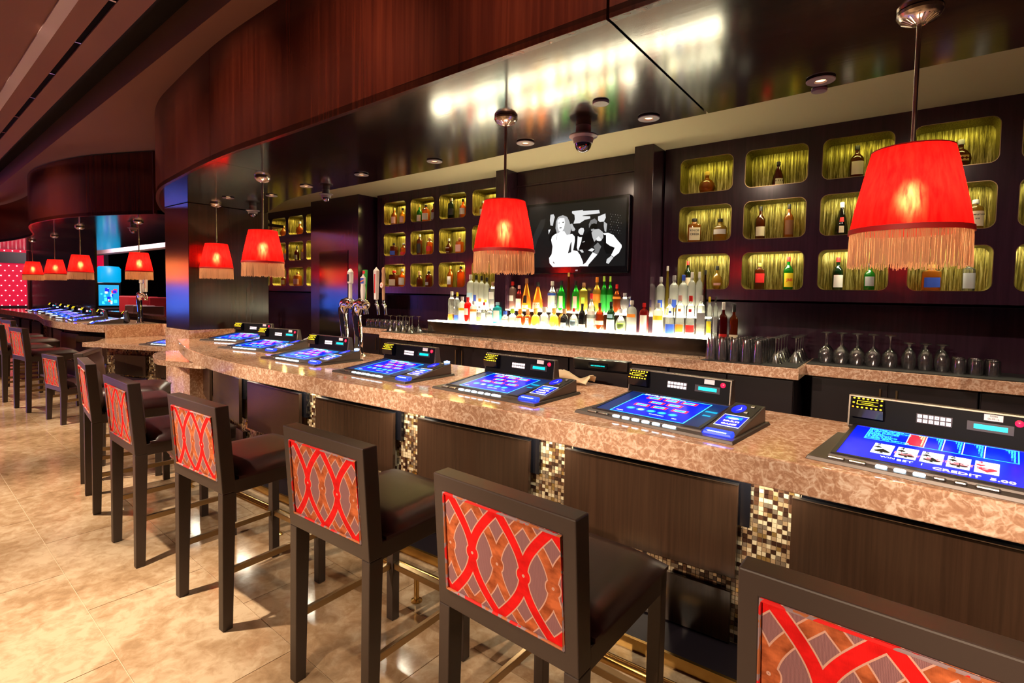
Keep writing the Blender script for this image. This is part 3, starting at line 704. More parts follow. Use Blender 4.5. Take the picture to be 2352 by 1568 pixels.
# the glow variant keeps a menu-like screen of its own
MACH = [('cards', (-.262, 2.215), -7, 'poker machine nearest the camera, its blue screen showing five playing cards'),
        ('menu', (-1.301, 2.290), -6, 'poker machine with game menu, next beyond the playing-card one'),
        ('menu', (-2.314, 2.272), -1, 'poker machine with game menu, in front of the dark cash register terminal'),
        ('glow', (-3.326, 2.235), 1, 'poker machine just right of the chrome beer taps, blue lamp on its console'),
        ('glow', (-4.432, 2.262), 2, 'poker machine just left of the chrome beer taps'),
        ('menu', (-5.469, 2.350), 11, 'poker machine second from the dark column on the front bar'),
        ('menu', (-6.430, 2.560), 17, 'poker machine beside the stone base of the dark column')]
seen = set()
for mode, (x, y), rz, lab in MACH:
    o = mach[mode] if mode not in seen else copy_tree(mach[mode]); seen.add(mode)
    o.location = (x, y, ZB); o.rotation_euler = (0, 0, R_(rz)); tag(o, lab, 'poker machine', 'poker machines along the front bar')

# ---------------------------------------------------------------- bar stools
def make_stool(top=1.062, seat=.765, name='bar_stool'):
    t = obj(name, None); W2 = .25; ln = .03   # origin: floor, midway between the rear legs; faces +y
    lt = .044; zb = top-.412; hz = seat-.06
    for s in (-1, 1):
        x0, x1 = (-W2, -W2+lt) if s < 0 else (W2-lt, W2)
        MB().hexa([(x0, -.004, 0), (x1, -.004, 0), (x1, .042, 0), (x0, .042, 0), (x0, 0, zb), (x1, 0, zb), (x1, .062, zb), (x0, .062, zb)]).build('leg', 'stool_frame', t, bevel=.003)
        y1 = .50
        MB().hexa([(x0, y1, 0), (x1, y1, 0), (x1, y1+.044, 0), (x0, y1+.044, 0), (x0, y1, hz), (x1, y1, hz), (x1, y1+.044, hz), (x0, y1+.044, hz)]).build('leg', 'stool_frame', t, bevel=.003)
        k = s*(W2-lt/2)
        MB().box(k-.009, k+.009, .04, .502, .255, .285).build('stretcher', 'antique_brass', t, bevel=.002)
    MB().box(-W2+lt-.002, W2-lt+.002, .508, .536, .255, .285).build('stretcher', 'antique_brass', t, bevel=.002)
    MB().box(-W2+lt-.002, W2-lt+.002, .004, .03, .175, .2).build('stretcher', 'antique_brass', t, bevel=.002) if False else None
    def bk(z): return -ln*(z-zb)/.41           # slight backward lean of the backrest
    bf = MB()
    def slabz(x0, x1, z0, z1, th=.062): bf.hexa([(x0, bk(z0), z0), (x1, bk(z0), z0), (x1, bk(z0)+th, z0), (x0, bk(z0)+th, z0), (x0, bk(z1), z1), (x1, bk(z1), z1), (x1, bk(z1)+th, z1), (x0, bk(z1)+th, z1)])
    oo = [(-W2, zb), (W2, zb), (W2, top), (-W2, top)]; ii = [(-W2+.040, zb+.058), (W2-.040, zb+.058), (W2-.040, top-.050), (-W2+.040, top-.050)]
    vs = [(x, bk(z)+th, z) for th in (0, .062) for x, z in oo+ii]; fs = []
    for q in range(4):
        r = (q+1) % 4; fs += [(q, r, 4+r, 4+q), (8+r, 8+q, 12+q, 12+r), (r, q, 8+q, 8+r), (4+q, 4+r, 12+r, 12+q)]
    bf.add(vs, fs)
    bf.build('back_frame', 'stool_frame', t, bevel=.004)
    z0, z1 = zb+.058, top-.050; fb = MB(); n = 8; vs = []; uv = []
    for j in range(n+1):
        for i in range(n+1):
            a, b = i/n, j/n; bul = .004*min(1, 6*min(a, 1-a))*min(1, 6*min(b, 1-b)); z = z0+(z1-z0)*b
            vs.append((-W2+.038+(2*W2-.076)*a, bk(z)+.004-bul, z)); uv.append((a, b))
    fb.add(vs, [(j*(n+1)+i, j*(n+1)+i+1, (j+1)*(n+1)+i+1, (j+1)*(n+1)+i) for j in range(n) for i in range(n)]); fb.uv = uv
    fo = fb.build('back_fabric', 'stool_fabric', t, smooth=True); fo['label'] = 'red, orange and mauve ogee patterned upholstery'
    pi = MB(); q = [(-W2+.042, z0+.003), (W2-.042, z0+.003), (W2-.042, z1-.003), (-W2+.042, z1-.003), (-W2+.042, z0+.003)]
    pi.tube([(x, bk(z)-.001, z) for x, z in q], .0042, 6); pi.build('piping', 'piping', t, smooth=True)
    # padded leather front of the backrest
    pd = MB(); vs = []
    for j in range(7):
        for i in range(9):
            a, b = i/8, j/6; z = zb+.05+(top-.02-zb-.05)*b; e = (1-(2*a-1)**6)*(1-(2*b-1)**8)
            vs.append((-W2+.012+(2*W2-.024)*a, bk(z)+.058+.034*e, z))
    pd.add(vs, [(j*9+i, j*9+i+1, (j+1)*9+i+1, (j+1)*9+i) for j in range(6) for i in range(8)]); pd.build('back_pad', 'leather', t, smooth=True)
    ap = MB().box(-W2, W2, .055, .545, hz-.065, hz); ap.build('seat_rail', 'stool_frame', t, bevel=.003)
    ct = MB(); vs = []; m = 10
    for j in range(m+1):
        for i in range(m+1):
            a, b = i/m, j/m; e = (1-(2*a-1)**6)*(1-(2*b-1)**6)
            vs.append((-W2-.002+(2*W2+.004)*a, .075+.475*b, hz+.012+(seat-hz-.012)*(e**.45)))
    fs = [(j*(m+1)+i, j*(m+1)+i+1, (j+1)*(m+1)+i+1, (j+1)*(m+1)+i) for j in range(m) for i in range(m)]
    k = len(vs); ring = [i for i in range(m+1)]+[j*(m+1)+m for j in range(1, m+1)]+[m*(m+1)+i for i in range(m-1, -1, -1)]+[j*(m+1) for j in range(m-1, 0, -1)]
    vs += [(vs[i][0], vs[i][1], hz-.001) for i in ring]
    for i in range(len(ring)): fs.append((ring[i], k+i, k+(i+1) % len(ring), ring[(i+1) % len(ring)]))
    ct.add(vs, fs).build('seat_cushion', 'leather', t, smooth=60)
    return t
def piping():
    m, t, out = nt('piping'); v = coords(t); w = N(t, 'ShaderNodeTexNoise'); w.inputs['Scale'].default_value = 14; L(t, v, w.inputs['Vector'])
    b = pbsdf(t, out, None, .7); L(t, ramp(t, w.outputs[0], [(.40, (.75, .010, .010)), (.47, (.30, .20, .22)), (.55, (.42, .12, .04))]), b.inputs['Base Color'])
    r = b.inputs['Base Color'].links[0].from_node; r.color_ramp.interpolation = 'CONSTANT'; MATS['piping'] = m
piping()
st0 = make_stool(); index_kids()
STOOLS = [((.012, 1.10), -2, 'bar stool at the bottom right corner, only its patterned back showing'),
          ((-.845, 1.092), -2, 'bar stool with its patterned back large at lower centre, second from right'),
          ((-1.690, 1.100), 1, 'bar stool third from the right, below the blank bar between two machines'),
          ((-2.700, 1.048), 2, 'bar stool fourth from the right, left of the lower centre'),
          ((-3.650, 1.010), -2, 'bar stool fifth from the right, slim in profile at left'),
          ((-4.690, 1.095), -8, 'bar stool sixth from the right, seen nearly edge-on'),
          ((-5.440, 1.285), -28, 'bar stool turned aside behind the sixth one, red light on its top rail'),
          ((-8.922, 1.408), 5, 'tall bar stool at far left before the second bar'),
          ((-9.93, 1.34), 5, 'bar stool cut by the left edge of the picture')]
for k, ((x, y), rz, lab) in enumerate(STOOLS):
    o = st0 if k == 0 else copy_tree(st0); o.location = (x, y, 0); o.rotation_euler = (0, 0, R_(rz)); tag(o, lab, 'bar stool', 'patterned bar stools')
for k, (x, y, rz) in enumerate(((-10.95, 1.62, 4), (-11.9, 1.66, 3))):
    o = copy_tree(st0); o.location = (x, y, 0); o.rotation_euler = (0, 0, R_(rz)); tag(o, ('bar stool beyond the left-edge one, seat showing behind it', 'farthest bar stool at the second bar, mostly hidden')[k], 'bar stool', 'patterned bar stools')
lc = make_stool(.795, .47, 'low_chair'); lc.location = (-7.87, 1.525, 0); lc.rotation_euler = (0, 0, R_(5)); tag(lc, 'low patterned chair drawn up to the lowered counter at left', 'chair')
# ---------------------------------------------------------------- pendant lamps
def make_lamp():
    t = obj('pendant_lamp', None)      # origin at the soffit
    zt, zb_, zf = 2.125-ZS, 1.84-ZS, 1.715-ZS; rt, rb = .117, .176
    MB().lathe([(.066, 0), (.067, -.012), (.062, -.020), (.058, -.026), (.030, -.040), (.014, -.046), (0, -.046)], 28).build('canopy', 'nickel', t, smooth=35)
    rbs = MB()
    for i in range(24):
        a = 2*math.pi*i/24; c, s = math.cos(a), math.sin(a)
        rbs.tube([(.022*c, .022*s, -.0445), (.053*c, .053*s, -.030)], .0022, 5)
    rbs.build('canopy_ribs', 'nickel', t, smooth=True)
    MB().lathe([(.0075, -.04), (.0075, zt-.06)], 10).build('rod', 'nickel', t, smooth=True)
    sh = MB(); prof = [(rt, zt), (rt+.012, zt-.05), (rt+.027, zt-.12), (rt+.044, zt-.20), (rb-.003, zb_+.012), (rb, zb_)]
    n = 72; vs = []
    for r, z in prof:
        for i in range(n): a = 2*math.pi*i/n; q = r+(.0012 if i % 2 else 0); vs.append((q*math.cos(a), q*math.sin(a), z))
    sh.add(vs, [(j*n+i, j*n+(i+1) % n, (j+1)*n+(i+1) % n, (j+1)*n+i) for j in range(len(prof)-1) for i in range(n)])
    sh.build('shade', 'lamp_shade', t, smooth=50)
    MB().lathe([(rt+.002, zt-.004), (rt+.003, zt), (rt-.001, zt+.002), (rt-.003, zt-.003)], 40, cap=False).build('top_ring', 'piping_red', t, smooth=True)
    MB().lathe([(rb-.002, zb_+.010), (rb+.003, zb_+.010), (rb+.004, zb_-.008), (rb-.001, zb_-.008)], 48, cap=False).build('trim_band', 'piping_red', t, smooth=True)
    sp3 = MB()
    for i in range(3): a = 2*math.pi*i/3; sp3.tube([(0, 0, zt-.05), (rt*math.cos(a), rt*math.sin(a), zt-.004)], .0025, 5)
    sp3.build('spider', 'nickel', t)
    fg = MB(); rnd = random.Random(4)
    for i in range(300):
        a = 2*math.pi*i/300+rnd.uniform(-.004, .004); c, s = math.cos(a), math.sin(a); r0 = rb-.001; l = (zb_-.006)-zf+rnd.uniform(-.010, .006); r1 = r0+rnd.uniform(-.006, .004); w = .0016
        fg.add([((r0)*c-w*s, r0*s+w*c, zb_-.004), (r0*c+w*s, r0*s-w*c, zb_-.004), ((r0-.002)*c, (r0-.002)*s, zb_-.004), (r1*c-w*s, r1*s+w*c, zb_-.006-l), (r1*c+w*s, r1*s-w*c, zb_-.006-l), ((r1-.002)*c, (r1-.002)*s, zb_-.006-l)],
               [(0, 1, 4, 3), (1, 2, 5, 4), (2, 0, 3, 5)])
    f = fg.build('fringe', 'fringe', t); f['kind'] = 'stuff'; f['label'] = 'tan thread fringe'
    MB().lathe([(0, 0), (.018, -.006), (.028, -.03), (.026, -.05), (.014, -.068), (.012, -.085), (0, -.085)][::-1], 14, (0, 0, (zt+zb_)/2+.03)).build('bulb', 'bulb_glow', t, smooth=True)
    return t
plain('piping_red', (.42, .006, .006), .6)
lamp0 = make_lamp(); index_kids()
LAMPS = [((.007, 2.31), 'largest red fringed pendant lamp, in front of the right-hand shelf niches'), ((-1.845, 2.354), 'red fringed pendant lamp left of the television'),
         ((-4.607, 2.357), 'red fringed pendant lamp just right of the dark column'), ((-6.49, 2.761), 'red fringed pendant lamp hanging against the dark column'),
         ((-9.299, 2.841), 'red fringed pendant lamp just left of the dark column'), ((-11.121, 2.553), 'red fringed pendant lamp third from the left edge'),
         ((-13.6, 2.72), 'red fringed pendant lamp second from the left edge'), ((-15.4, 2.70), 'leftmost red fringed pendant lamp before the red dotted wall')]
for k, ((x, y), lab) in enumerate(LAMPS):
    o = lamp0 if k == 0 else copy_tree(lamp0); o.location = (x, y, ZS); o.rotation_euler = (0, 0, .4*k); tag(o, lab, 'pendant lamp', 'red fringed pendant lamps')
# ---------------------------------------------------------------- soffit fixtures
def make_downlight():
    t = obj('recessed_light', None)
    MB().lathe([(.034, .0), (.060, -.004), (.058, -.008), (.026, -.009), (.024, .0)], 28, cap=False).build('trim_ring', 'camera_grey', t, smooth=40)
    MB().lathe([(.022, -.002), (.0, -.002)], 20, cap=False).build('glowing_lens', 'downlight_glow', t)
    return t
d0 = make_downlight(); index_kids()
words = ['first', 'second', 'third', 'fourth', 'fifth', 'sixth', 'seventh', 'eighth', 'ninth', 'tenth', 'eleventh', 'twelfth', 'thirteenth', 'fourteenth', 'fifteenth', 'sixteenth', 'seventeenth', 'eighteenth', 'nineteenth', 'twentieth'] + ['twenty-'+w for w in ('first', 'second', 'third', 'fourth', 'fifth', 'sixth', 'seventh', 'eighth', 'ninth')]+['thirtieth', 'thirty-first', 'thirty-second', 'thirty-third', 'thirty-fourth', 'thirty-fifth', 'thirty-sixth']
for k, (x, y) in enumerate(BAR_DL):
    o = d0 if k == 0 else copy_tree(d0); o.location = (x, y, ZS-.0005); tag(o, 'round recessed light in the glossy soffit, %s from the right' % words[k], 'ceiling light', 'recessed lights over the bar')
bl = MB().lathe([(0, -.012), (.040, -.011), (.043, -.006), (.043, 0), (0, 0)], 24).build('cover_plate', 'camera_grey', None, (-1.294, 2.45, ZS+.0015), smooth=40); tag(bl, 'plain round cover plate on the soffit above the dome camera', 'cover plate')
bl = MB().lathe([(0, -.012), (.032, -.011), (.034, -.006), (.034, 0), (0, 0)], 24).build('cover_plate', 'camera_grey', None, (-.36, 2.90, ZS+.0015), smooth=40); tag(bl, 'small round cover plate behind the rightmost recessed light', 'cover plate')
def dome(loc, lab, s=1, z=ZS):
    t = thing('dome_camera', lab, 'security camera', (loc[0], loc[1], z+.0015), 0, 'dome cameras')
    MB().lathe([(.045*s, 0), (.046*s, -.05*s), (.083*s, -.056*s), (.085*s, -.064*s), (.062*s, -.075*s), (.055*s, -.105*s), (.0, -.105*s)], 28).build('housing', 'camera_grey', t, smooth=35)
    MB().lathe([(.05*s*math.sin(i*math.pi/16), -.105*s-.05*s*(1-0)*math.cos(i*math.pi/16)+0) for i in range(9)], 24).build('dome', 'chrome_dark', t, smooth=True)
plain('chrome_dark', (.28, .25, .33), .08, 1)
dome((-1.557, 2.737), 'grey dome camera on the soffit above the television')
dome((-4.616, 3.0), 'dome camera above the panelled pier', .8); dome((-6.30, 3.10), 'dome camera beside the dark column', .9); dome((-9.9, 2.95), 'dome camera over the second bar', .9)
# ---------------------------------------------------------------- back counter and lit bottle shelf
def counter(name, label, pl, z0, z1, base_pl, top=True):
    b = MB().prism(pl, z0, z1).build(name, 'stone', None, bevel=.004); tag(b, label, 'counter'); return b
counter('back_counter', 'stone back counter under the lit bottles and inverted glassware', [(2.8, 4.75), (2.8, 5.298), (-6.545, 5.298), (-6.545, 4.74), (-5.55, 4.74), (-5.55, 4.40), (-.60, 4.40), (-.60, 4.75)], .975, 1.06, None)
def cabinet(x0, x1, y, lab, handles=(), lock=None):
    t = thing('back_cabinet', lab, 'cabinet', ((x0+x1)/2, y, 0), 0, 'cabinets under the back counter'); w = (x1-x0)/2
    MB().box(-w, w, .02, .5 if y < 4.6 else .45, .0, .974).build('body', 'cabinet_dark', t)
    nd = max(1, round((x1-x0)/.5))
    for i in range(nd):
        a = -w+2*w*i/nd; d = MB().box(a+.004, a+2*w/nd-.004, 0, .02, .10, .955).build('door', 'cabinet_dark', t, bevel=.003)
        hx = a+2*w/nd-.05 if i % 2 == 0 else a+.05
        hm = MB().box(hx-.006, hx+.006, -.03, -.018, .74, .92); hm.box(hx-.005, hx+.005, -.02, 0, .75, .765).box(hx-.005, hx+.005, -.02, 0, .895, .91); hm.build('handle', 'chrome', d)
    return t
for x0, x1, y, lab in ((-.56, .45, 4.80, 'black cabinet pair with slim chrome handles below the goblets'), (.46, 1.5, 4.80, 'black cabinet below the tumblers at right'), (-1.62, -.64, 4.46, 'black cabinet with keyed latch at the corner of the back counter'),
                       (-2.64, -1.63, 4.46, 'black cabinet behind the cash register terminal'), (-3.65, -2.65, 4.46, 'black cabinet under the middle of the lit bottles'), (-4.6, -3.66, 4.46, 'black cabinet right of the beer taps'), (-5.5, -4.61, 4.46, 'black cabinet behind the beer taps'), (-6.5, -5.58, 4.80, 'black cabinet left of the beer taps')):
    cabinet(x0, x1, y, lab)
sh = thing('bottle_shelf', 'dark two-step bottle display with glowing white shelf tops', 'shelf', (-3.14, 4.7, 1.06))
X0, X1 = -4.93, -1.36
MB().box(X0+3.14, X1+3.14, 0, .30, .0, .155).build('front_step', 'soffit_panel', sh, bevel=.002)
MB().box(X0+3.14, X1+3.14, -.002, .165, .160, .168).build('lit_top', 'shelf_light', sh)
MB().box(-4.52+3.14, -1.42+3.14, .165, .30, .156, .333).build('rear_step', 'soffit_panel', sh)
MB().box(-4.52+3.14, -1.42+3.14, .162, .30, .334, .345).build('lit_top', 'shelf_light', sh)
SZ1, SZ2 = 1.228, 1.405
# ---------------------------------------------------------------- bottles
PROF = {
 'std': [(.94, 0), (1, .02), (1, .56), (.96, .61), (.7, .68), (.42, .73), (.34, .77), (.32, .90), (.36, .905), (.36, .925)],
 'vk': [(.92, 0), (1, .03), (1, .64), (.97, .70), (.85, .755), (.6, .79), (.38, .81), (.34, .83), (.34, .915)],
 'sq': [(.94, 0), (1, .02), (1, .70), (.93, .745), (.6, .775), (.40, .80), (.36, .82), (.36, .905)],
 'sqt': [(.9, 0), (1, .04), (.97, .40), (.88, .54), (.62, .62), (.40, .66), (.33, .70), (.33, .80)],
 'rnd': [(.5, 0), (.74, .03), (.95, .17), (1, .30), (.93, .44), (.72, .56), (.42, .64), (.28, .68), (.25, .72), (.25, .86)],
 'cog': [(.9, 0), (1, .04), (.98, .22), (.8, .45), (.52, .65), (.33, .77), (.27, .82), (.27, .91)],
 'tall': [(.95, 0), (1, .02), (.9, .3), (.7, .6), (.5, .8), (.42, .88), (.42, .94)],
 'skl': [(.55, 0), (.62, .05), (.66, .16), (.80, .26), (.96, .40), (1, .52), (.93, .66), (.70, .76), (.36, .80), (.32, .83), (.32, .90)]}
CAPW = {'std': (.36, .855), 'vk': (.40, .86), 'sq': (.42, .86), 'sqt': (.46, .74), 'rnd': (.30, .82), 'cog': (.34, .84), 'tall': (.5, .90), 'skl': (.40, .86)}
LAB = {'std': (.12, .46), 'vk': (.30, .58), 'sq': (.20, .50), 'sqt': (.08, .40), 'rnd': (.14, .42), 'cog': (.08, .30), 'tall': (.1, .2), 'skl': (.1, .1)}
def bottle(x, y, z, h, w, kind, glass, cap, labels, text, cat='bottle', group=None, lean=0, word=None):
    t = thing('bottle', text, cat, (x, y, z), random.uniform(-.25, .1)+.35 if y > 4 else 0, group)
    r = w/2; pw = 5 if kind in ('sq',) else 2; pf = PROF[kind]
    MB().lathe([(a*r, b*h) for a, b in pf], 16, power=pw, cap=False).build('glass_body', 'glass_'+glass.replace(' ', '_'), t, smooth=45)
    cw, c0 = CAPW[kind]
    if cap: MB().lathe([(cw*r, c0*h), (cw*r*1.05, c0*h+.002), (cw*r, h-.003), (cw*r*.8, h), (0, h)], 12).build('cap', 'paint_'+cap.replace(' ', '_'), t, smooth=40)
    for (lc_, b0, b1, arc) in labels:
        lb = MB(); n = 10; vs = []
        for zz in (b0, b1):
            pr = [q for q in pf if q[0] > 0]; rr_ = pr[-1][0]
            for (a1, z1), (a2, z2) in zip(pr, pr[1:]):
                if z1 <= zz <= z2: rr_ = a1+(a2-a1)*((zz-z1)/(z2-z1) if z2 > z1 else 0); break
            for i in range(n+1):
                a = -math.pi/2+(i/n-.5)*arc; ca, sa = math.cos(a), math.sin(a); k = 1 if pw == 2 else 1/((abs(ca)**pw+abs(sa)**pw)**(1/pw))
                vs.append(((rr_*r*k+.0012)*ca, (rr_*r*k+.0012)*sa, zz*h))
        lb.add(vs, [(i, i+1, n+2+i, n+1+i) for i in range(n)]); lo_ = lb.build('label', 'paint_'+lc_.replace(' ', '_'), t, smooth=True)
        if word and (lc_, b0) == (labels[word[4]][0], labels[word[4]][1]):
            for q, s_ in enumerate(word[0]): lettering(s_, word[1], word[2], lo_, (0, -r-.0035, h*(b0+(b1-b0)*word[3][q])), (R_(90), 0, 0), bold=.0004)
    return t
def desc(glass, kind): 
    k = {'sqt': 'squat ', 'sq': 'square ', 'rnd': 'round ', 'cog': 'tapering ', 'tall': 'tall slim ', 'skl': 'skull-shaped ', 'vk': 'tall ', 'std': ''}[kind]
    return (k+glass).strip()
A_ = 2.0
FR = [(-4.573, .383, .084, 'sq', 'clear', 'white', [('orange', .03, .24, 5.9)]), (-4.490, .372, .068, 'sq', 'clear', 'yellow', [('blue', .03, .22, 5.9)]), (-4.403, .318, .091, 'vk', 'frosted', 'silver', [('yellow', .46, .56, 2.4)]),
 (-4.308, .312, .095, 'vk', 'red', 'red', [('white', .30, .56, 1.3)]), (-4.208, .267, .092, 'vk', 'frosted', 'silver', [('orange', .52, .62, 2.4)]), (-4.115, .208, .073, 'std', 'clear', 'silver', [('lime', .12, .35, 2)]), (-4.040, .256, .067, 'std', 'clear', 'red', [('white', .08, .5, 2)]),
 (-3.940, .183, .080, 'sq', 'clear', 'white', [('white', .1, .6, 2)]), (-3.816, .262, .108, 'sq', 'turquoise', 'pale blue', [('white', .12, .62, 1.2)]), (-3.733, .160, .100, 'sqt', 'clear', 'blue', [('white', .1, .5, 1.6)]), (-3.604, .190, .110, 'sqt', 'clear', 'lime', []),
 (-3.499, .190, .105, 'sqt', 'dark amber', 'orange', [('cream', .1, .46, 1.5)]), (-3.389, .190, .092, 'sqt', 'dark amber', 'cork', [('cream', .12, .5, .9)]), (-3.280, .200, .104, 'sqt', 'gold', 'gold', []), (-3.162, .225, .116, 'sqt', 'clear', 'silver', [('white', .1, .3, .8)]),
 (-3.034, .215, .106, 'sqt', 'gold', 'gold', [('gold', .1, .3, 1)]), (-2.902, .214, .104, 'sqt', 'black', 'cork', [('grey', .1, .3, 1.2)]), (-2.785, .222, .100, 'rnd', 'clear', 'red', [('pale blue', .1, .42, 1.4)]), (-2.684, .274, .078, 'std', 'black', 'black', [('cream', .08, .2, 2.2)]),
 (-2.578, .382, .088, 'std', 'clear', 'red', [('white', .14, .32, 2.4), ('white', .42, .52, 2)]), (-2.479, .285, .088, 'std', 'dark amber', 'black', [('cream', .22, .36, 2.6)]), (-2.352, .301, .086, 'std', 'dark green', 'black', [('white', .05, .40, 2.4), ('pale blue', .45, .58, 1.4)]),
 (-2.243, .228, .104, 'rnd', 'clear', 'silver', [('lime', .12, .40, 1.3)]), (-2.125, .319, .104, 'vk', 'frosted', 'white', [('orange', .48, .58, 1.8)]), (-1.997, .297, .096, 'vk', 'red', 'red', [('white', .06, .60, 1.4)]), (-1.858, .300, .100, 'vk', 'frosted', 'silver', [('yellow', .46, .60, 2)]),
 (-1.735, .345, .080, 'sq', 'clear', 'silver', [('blue', .04, .30, 2), ('blue', .60, .66, .6)]), (-1.643, .376, .082, 'sq', 'clear', 'pink', [('orange', .10, .28, 1.4), ('orange', .60, .67, .6)]), (-1.545, .374, .080, 'sq', 'clear', 'red', [('red', .10, .28, 1.6), ('red', .60, .67, .6)]),
 (-1.455, .379, .076, 'sq', 'clear', 'silver', [('grey', .32, .58, 1.6)]), (-1.388, .368, .046, 'sq', 'clear', 'yellow', [('yellow', .12, .4, 1.4)]), (-1.343, .369, .040, 'sq', 'clear', 'black', [('grey', .14, .5, 1.6)])]
def relax(xs, ws):
    xs = list(xs); idx = sorted(range(len(xs)), key=lambda i: xs[i])
    for _ in range(200):
        for a, b in zip(idx, idx[1:]):
            g = (ws[a]+ws[b])/2+.003-(xs[b]-xs[a])
            if g > 0: xs[a] -= g/2; xs[b] += g/2
    return xs
foot = lambda q: q[2]*(1.17 if q[3] == 'sq' else 1.0)
fx = relax([q[0] for q in FR], [foot(q) for q in FR])
for k, (x, h, w, kind, gl, cap, labs) in enumerate(FR):
    x = fx[k]
    lt_ = labs[0][0] if labs else None
    bottle(x, 4.78, SZ1, h, w, kind, gl, cap, labs, '%s bottle with %s cap, %s from left in the front row' % (desc(gl, kind), cap, words[k]), group='bottles in the front row of the lit shelf')
bottle(-1.270, 4.82, 1.06, .49, .066, 'sq', 'dark red', 'white', [('red', .12, .42, 2.2)], 'dark bottle with red label right of the lit shelf', group='bottles at the right end of the shelf', word=(('red',), .022, 'paint_white', (.55,), 0))
bottle(-1.185, 4.84, 1.06, .47, .070, 'sq', 'dark amber', 'black', [('cream', .13, .43, 2.2)], 'dark bottle with cream label right of the lit shelf', group='bottles at the right end of the shelf')
BK = [(-4.375, .423, .101, 'vk', 'frosted', 'white', [('pale blue', .25, .45, 1.6)]), (-4.279, .414, .085, 'vk', 'frosted', 'black', [('blue', .2, .4, 1)]), (-4.191, .405, .084, 'vk', 'frosted', 'black', [('orange', .2, .3, 1)]), (-4.113, .385, .080, 'vk', 'frosted', 'black', [('yellow', .2, .28, .8)]),
 (-4.032, .331, .095, 'sq', 'clear', 'cork', [('white', .35, .62, 1.2)]), (-3.936, .296, .093, 'sq', 'blue', 'silver', []), (-3.859, .315, .070, 'std', 'green', 'white', []), (-3.753, .334, .115, 'vk', 'pink', 'red', [('white', .3, .5, 1)]), (-3.658, .289, .088, 'std', 'dark red', 'pink', [('white', .05, .45, 1.6)]),
 (-3.522, .371, .114, 'cog', 'amber', 'brown', [('cream', .06, .16, 1.4), ('black', .22, .46, .9)]), (-3.360, .327, .124, 'cog', 'orange', 'black', [('cream', .08, .28, 1.6)]), (-3.163, .337, .106, 'std', 'clear', 'white', [('white', .08, .52, 1.6), ('blue', .52, .60, 2.2)]), (-3.042, .341, .089, 'std', 'green', 'black', [('cream', .12, .5, 1)]),
 (-2.950, .431, .050, 'tall', 'dark amber', 'gold', []), (-2.852, .340, .088, 'std', 'green', 'black', [('pink', .12, .5, 1)]), (-2.762, .320, .087, 'sq', 'yellow', 'cork', [('lime', .3, .5, .8)]), (-2.586, .379, .090, 'std', 'gold', 'orange', [('orange', .34, .52, 3)]), (-2.505, .389, .072, 'std', 'green', 'lime', [('green', .05, .5, 3)]),
 (-2.435, .388, .066, 'std', 'green', 'lime', [('green', .05, .5, 3)]), (-2.372, .303, .080, 'std', 'dark amber', 'red', [('orange', .5, .58, 3)]), (-2.292, .215, .098, 'skl', 'clear', 'silver', []), (-2.188, .297, .078, 'rnd', 'blue', 'silver', []), (-2.093, .282, .096, 'sq', 'clear', 'pink', [('white', .2, .6, 1.3)]),
 (-1.972, .391, .084, 'vk', 'frosted', 'grey', [('grey', .12, .58, .7)]), (-1.878, .378, .080, 'vk', 'frosted', 'silver', [('blue', .2, .4, 1.2), ('yellow', .1, .2, 1)]), (-1.785, .390, .088, 'vk', 'frosted', 'grey', [('blue', .2, .4, 1.2), ('orange', .1, .2, 1)]), (-1.678, .395, .086, 'vk', 'frosted', 'blue', [('pale blue', .12, .22, 1)]),
 (-1.600, .421, .070, 'vk', 'frosted', 'white', []), (-1.532, .423, .062, 'vk', 'frosted', 'white', []), (-1.478, .438, .040, 'tall', 'black', 'black', []), (-1.828, .482, .042, 'tall', 'yellow', 'white', [])]
bx_ = relax([q[0] for q in BK], [foot(q) for q in BK])
order = sorted(range(len(BK)), key=lambda i: BK[i][0])
for k, i in enumerate(order):
    x, h, w, kind, gl, cap, labs = BK[i]; x = bx_[i]
    bottle(x, 4.935, SZ2, h, w, kind, gl, cap, labs, '%s bottle with %s cap, %s from left in the raised rear row' % (desc(gl, kind), cap, words[k]), group='bottles in the rear row of the lit shelf')
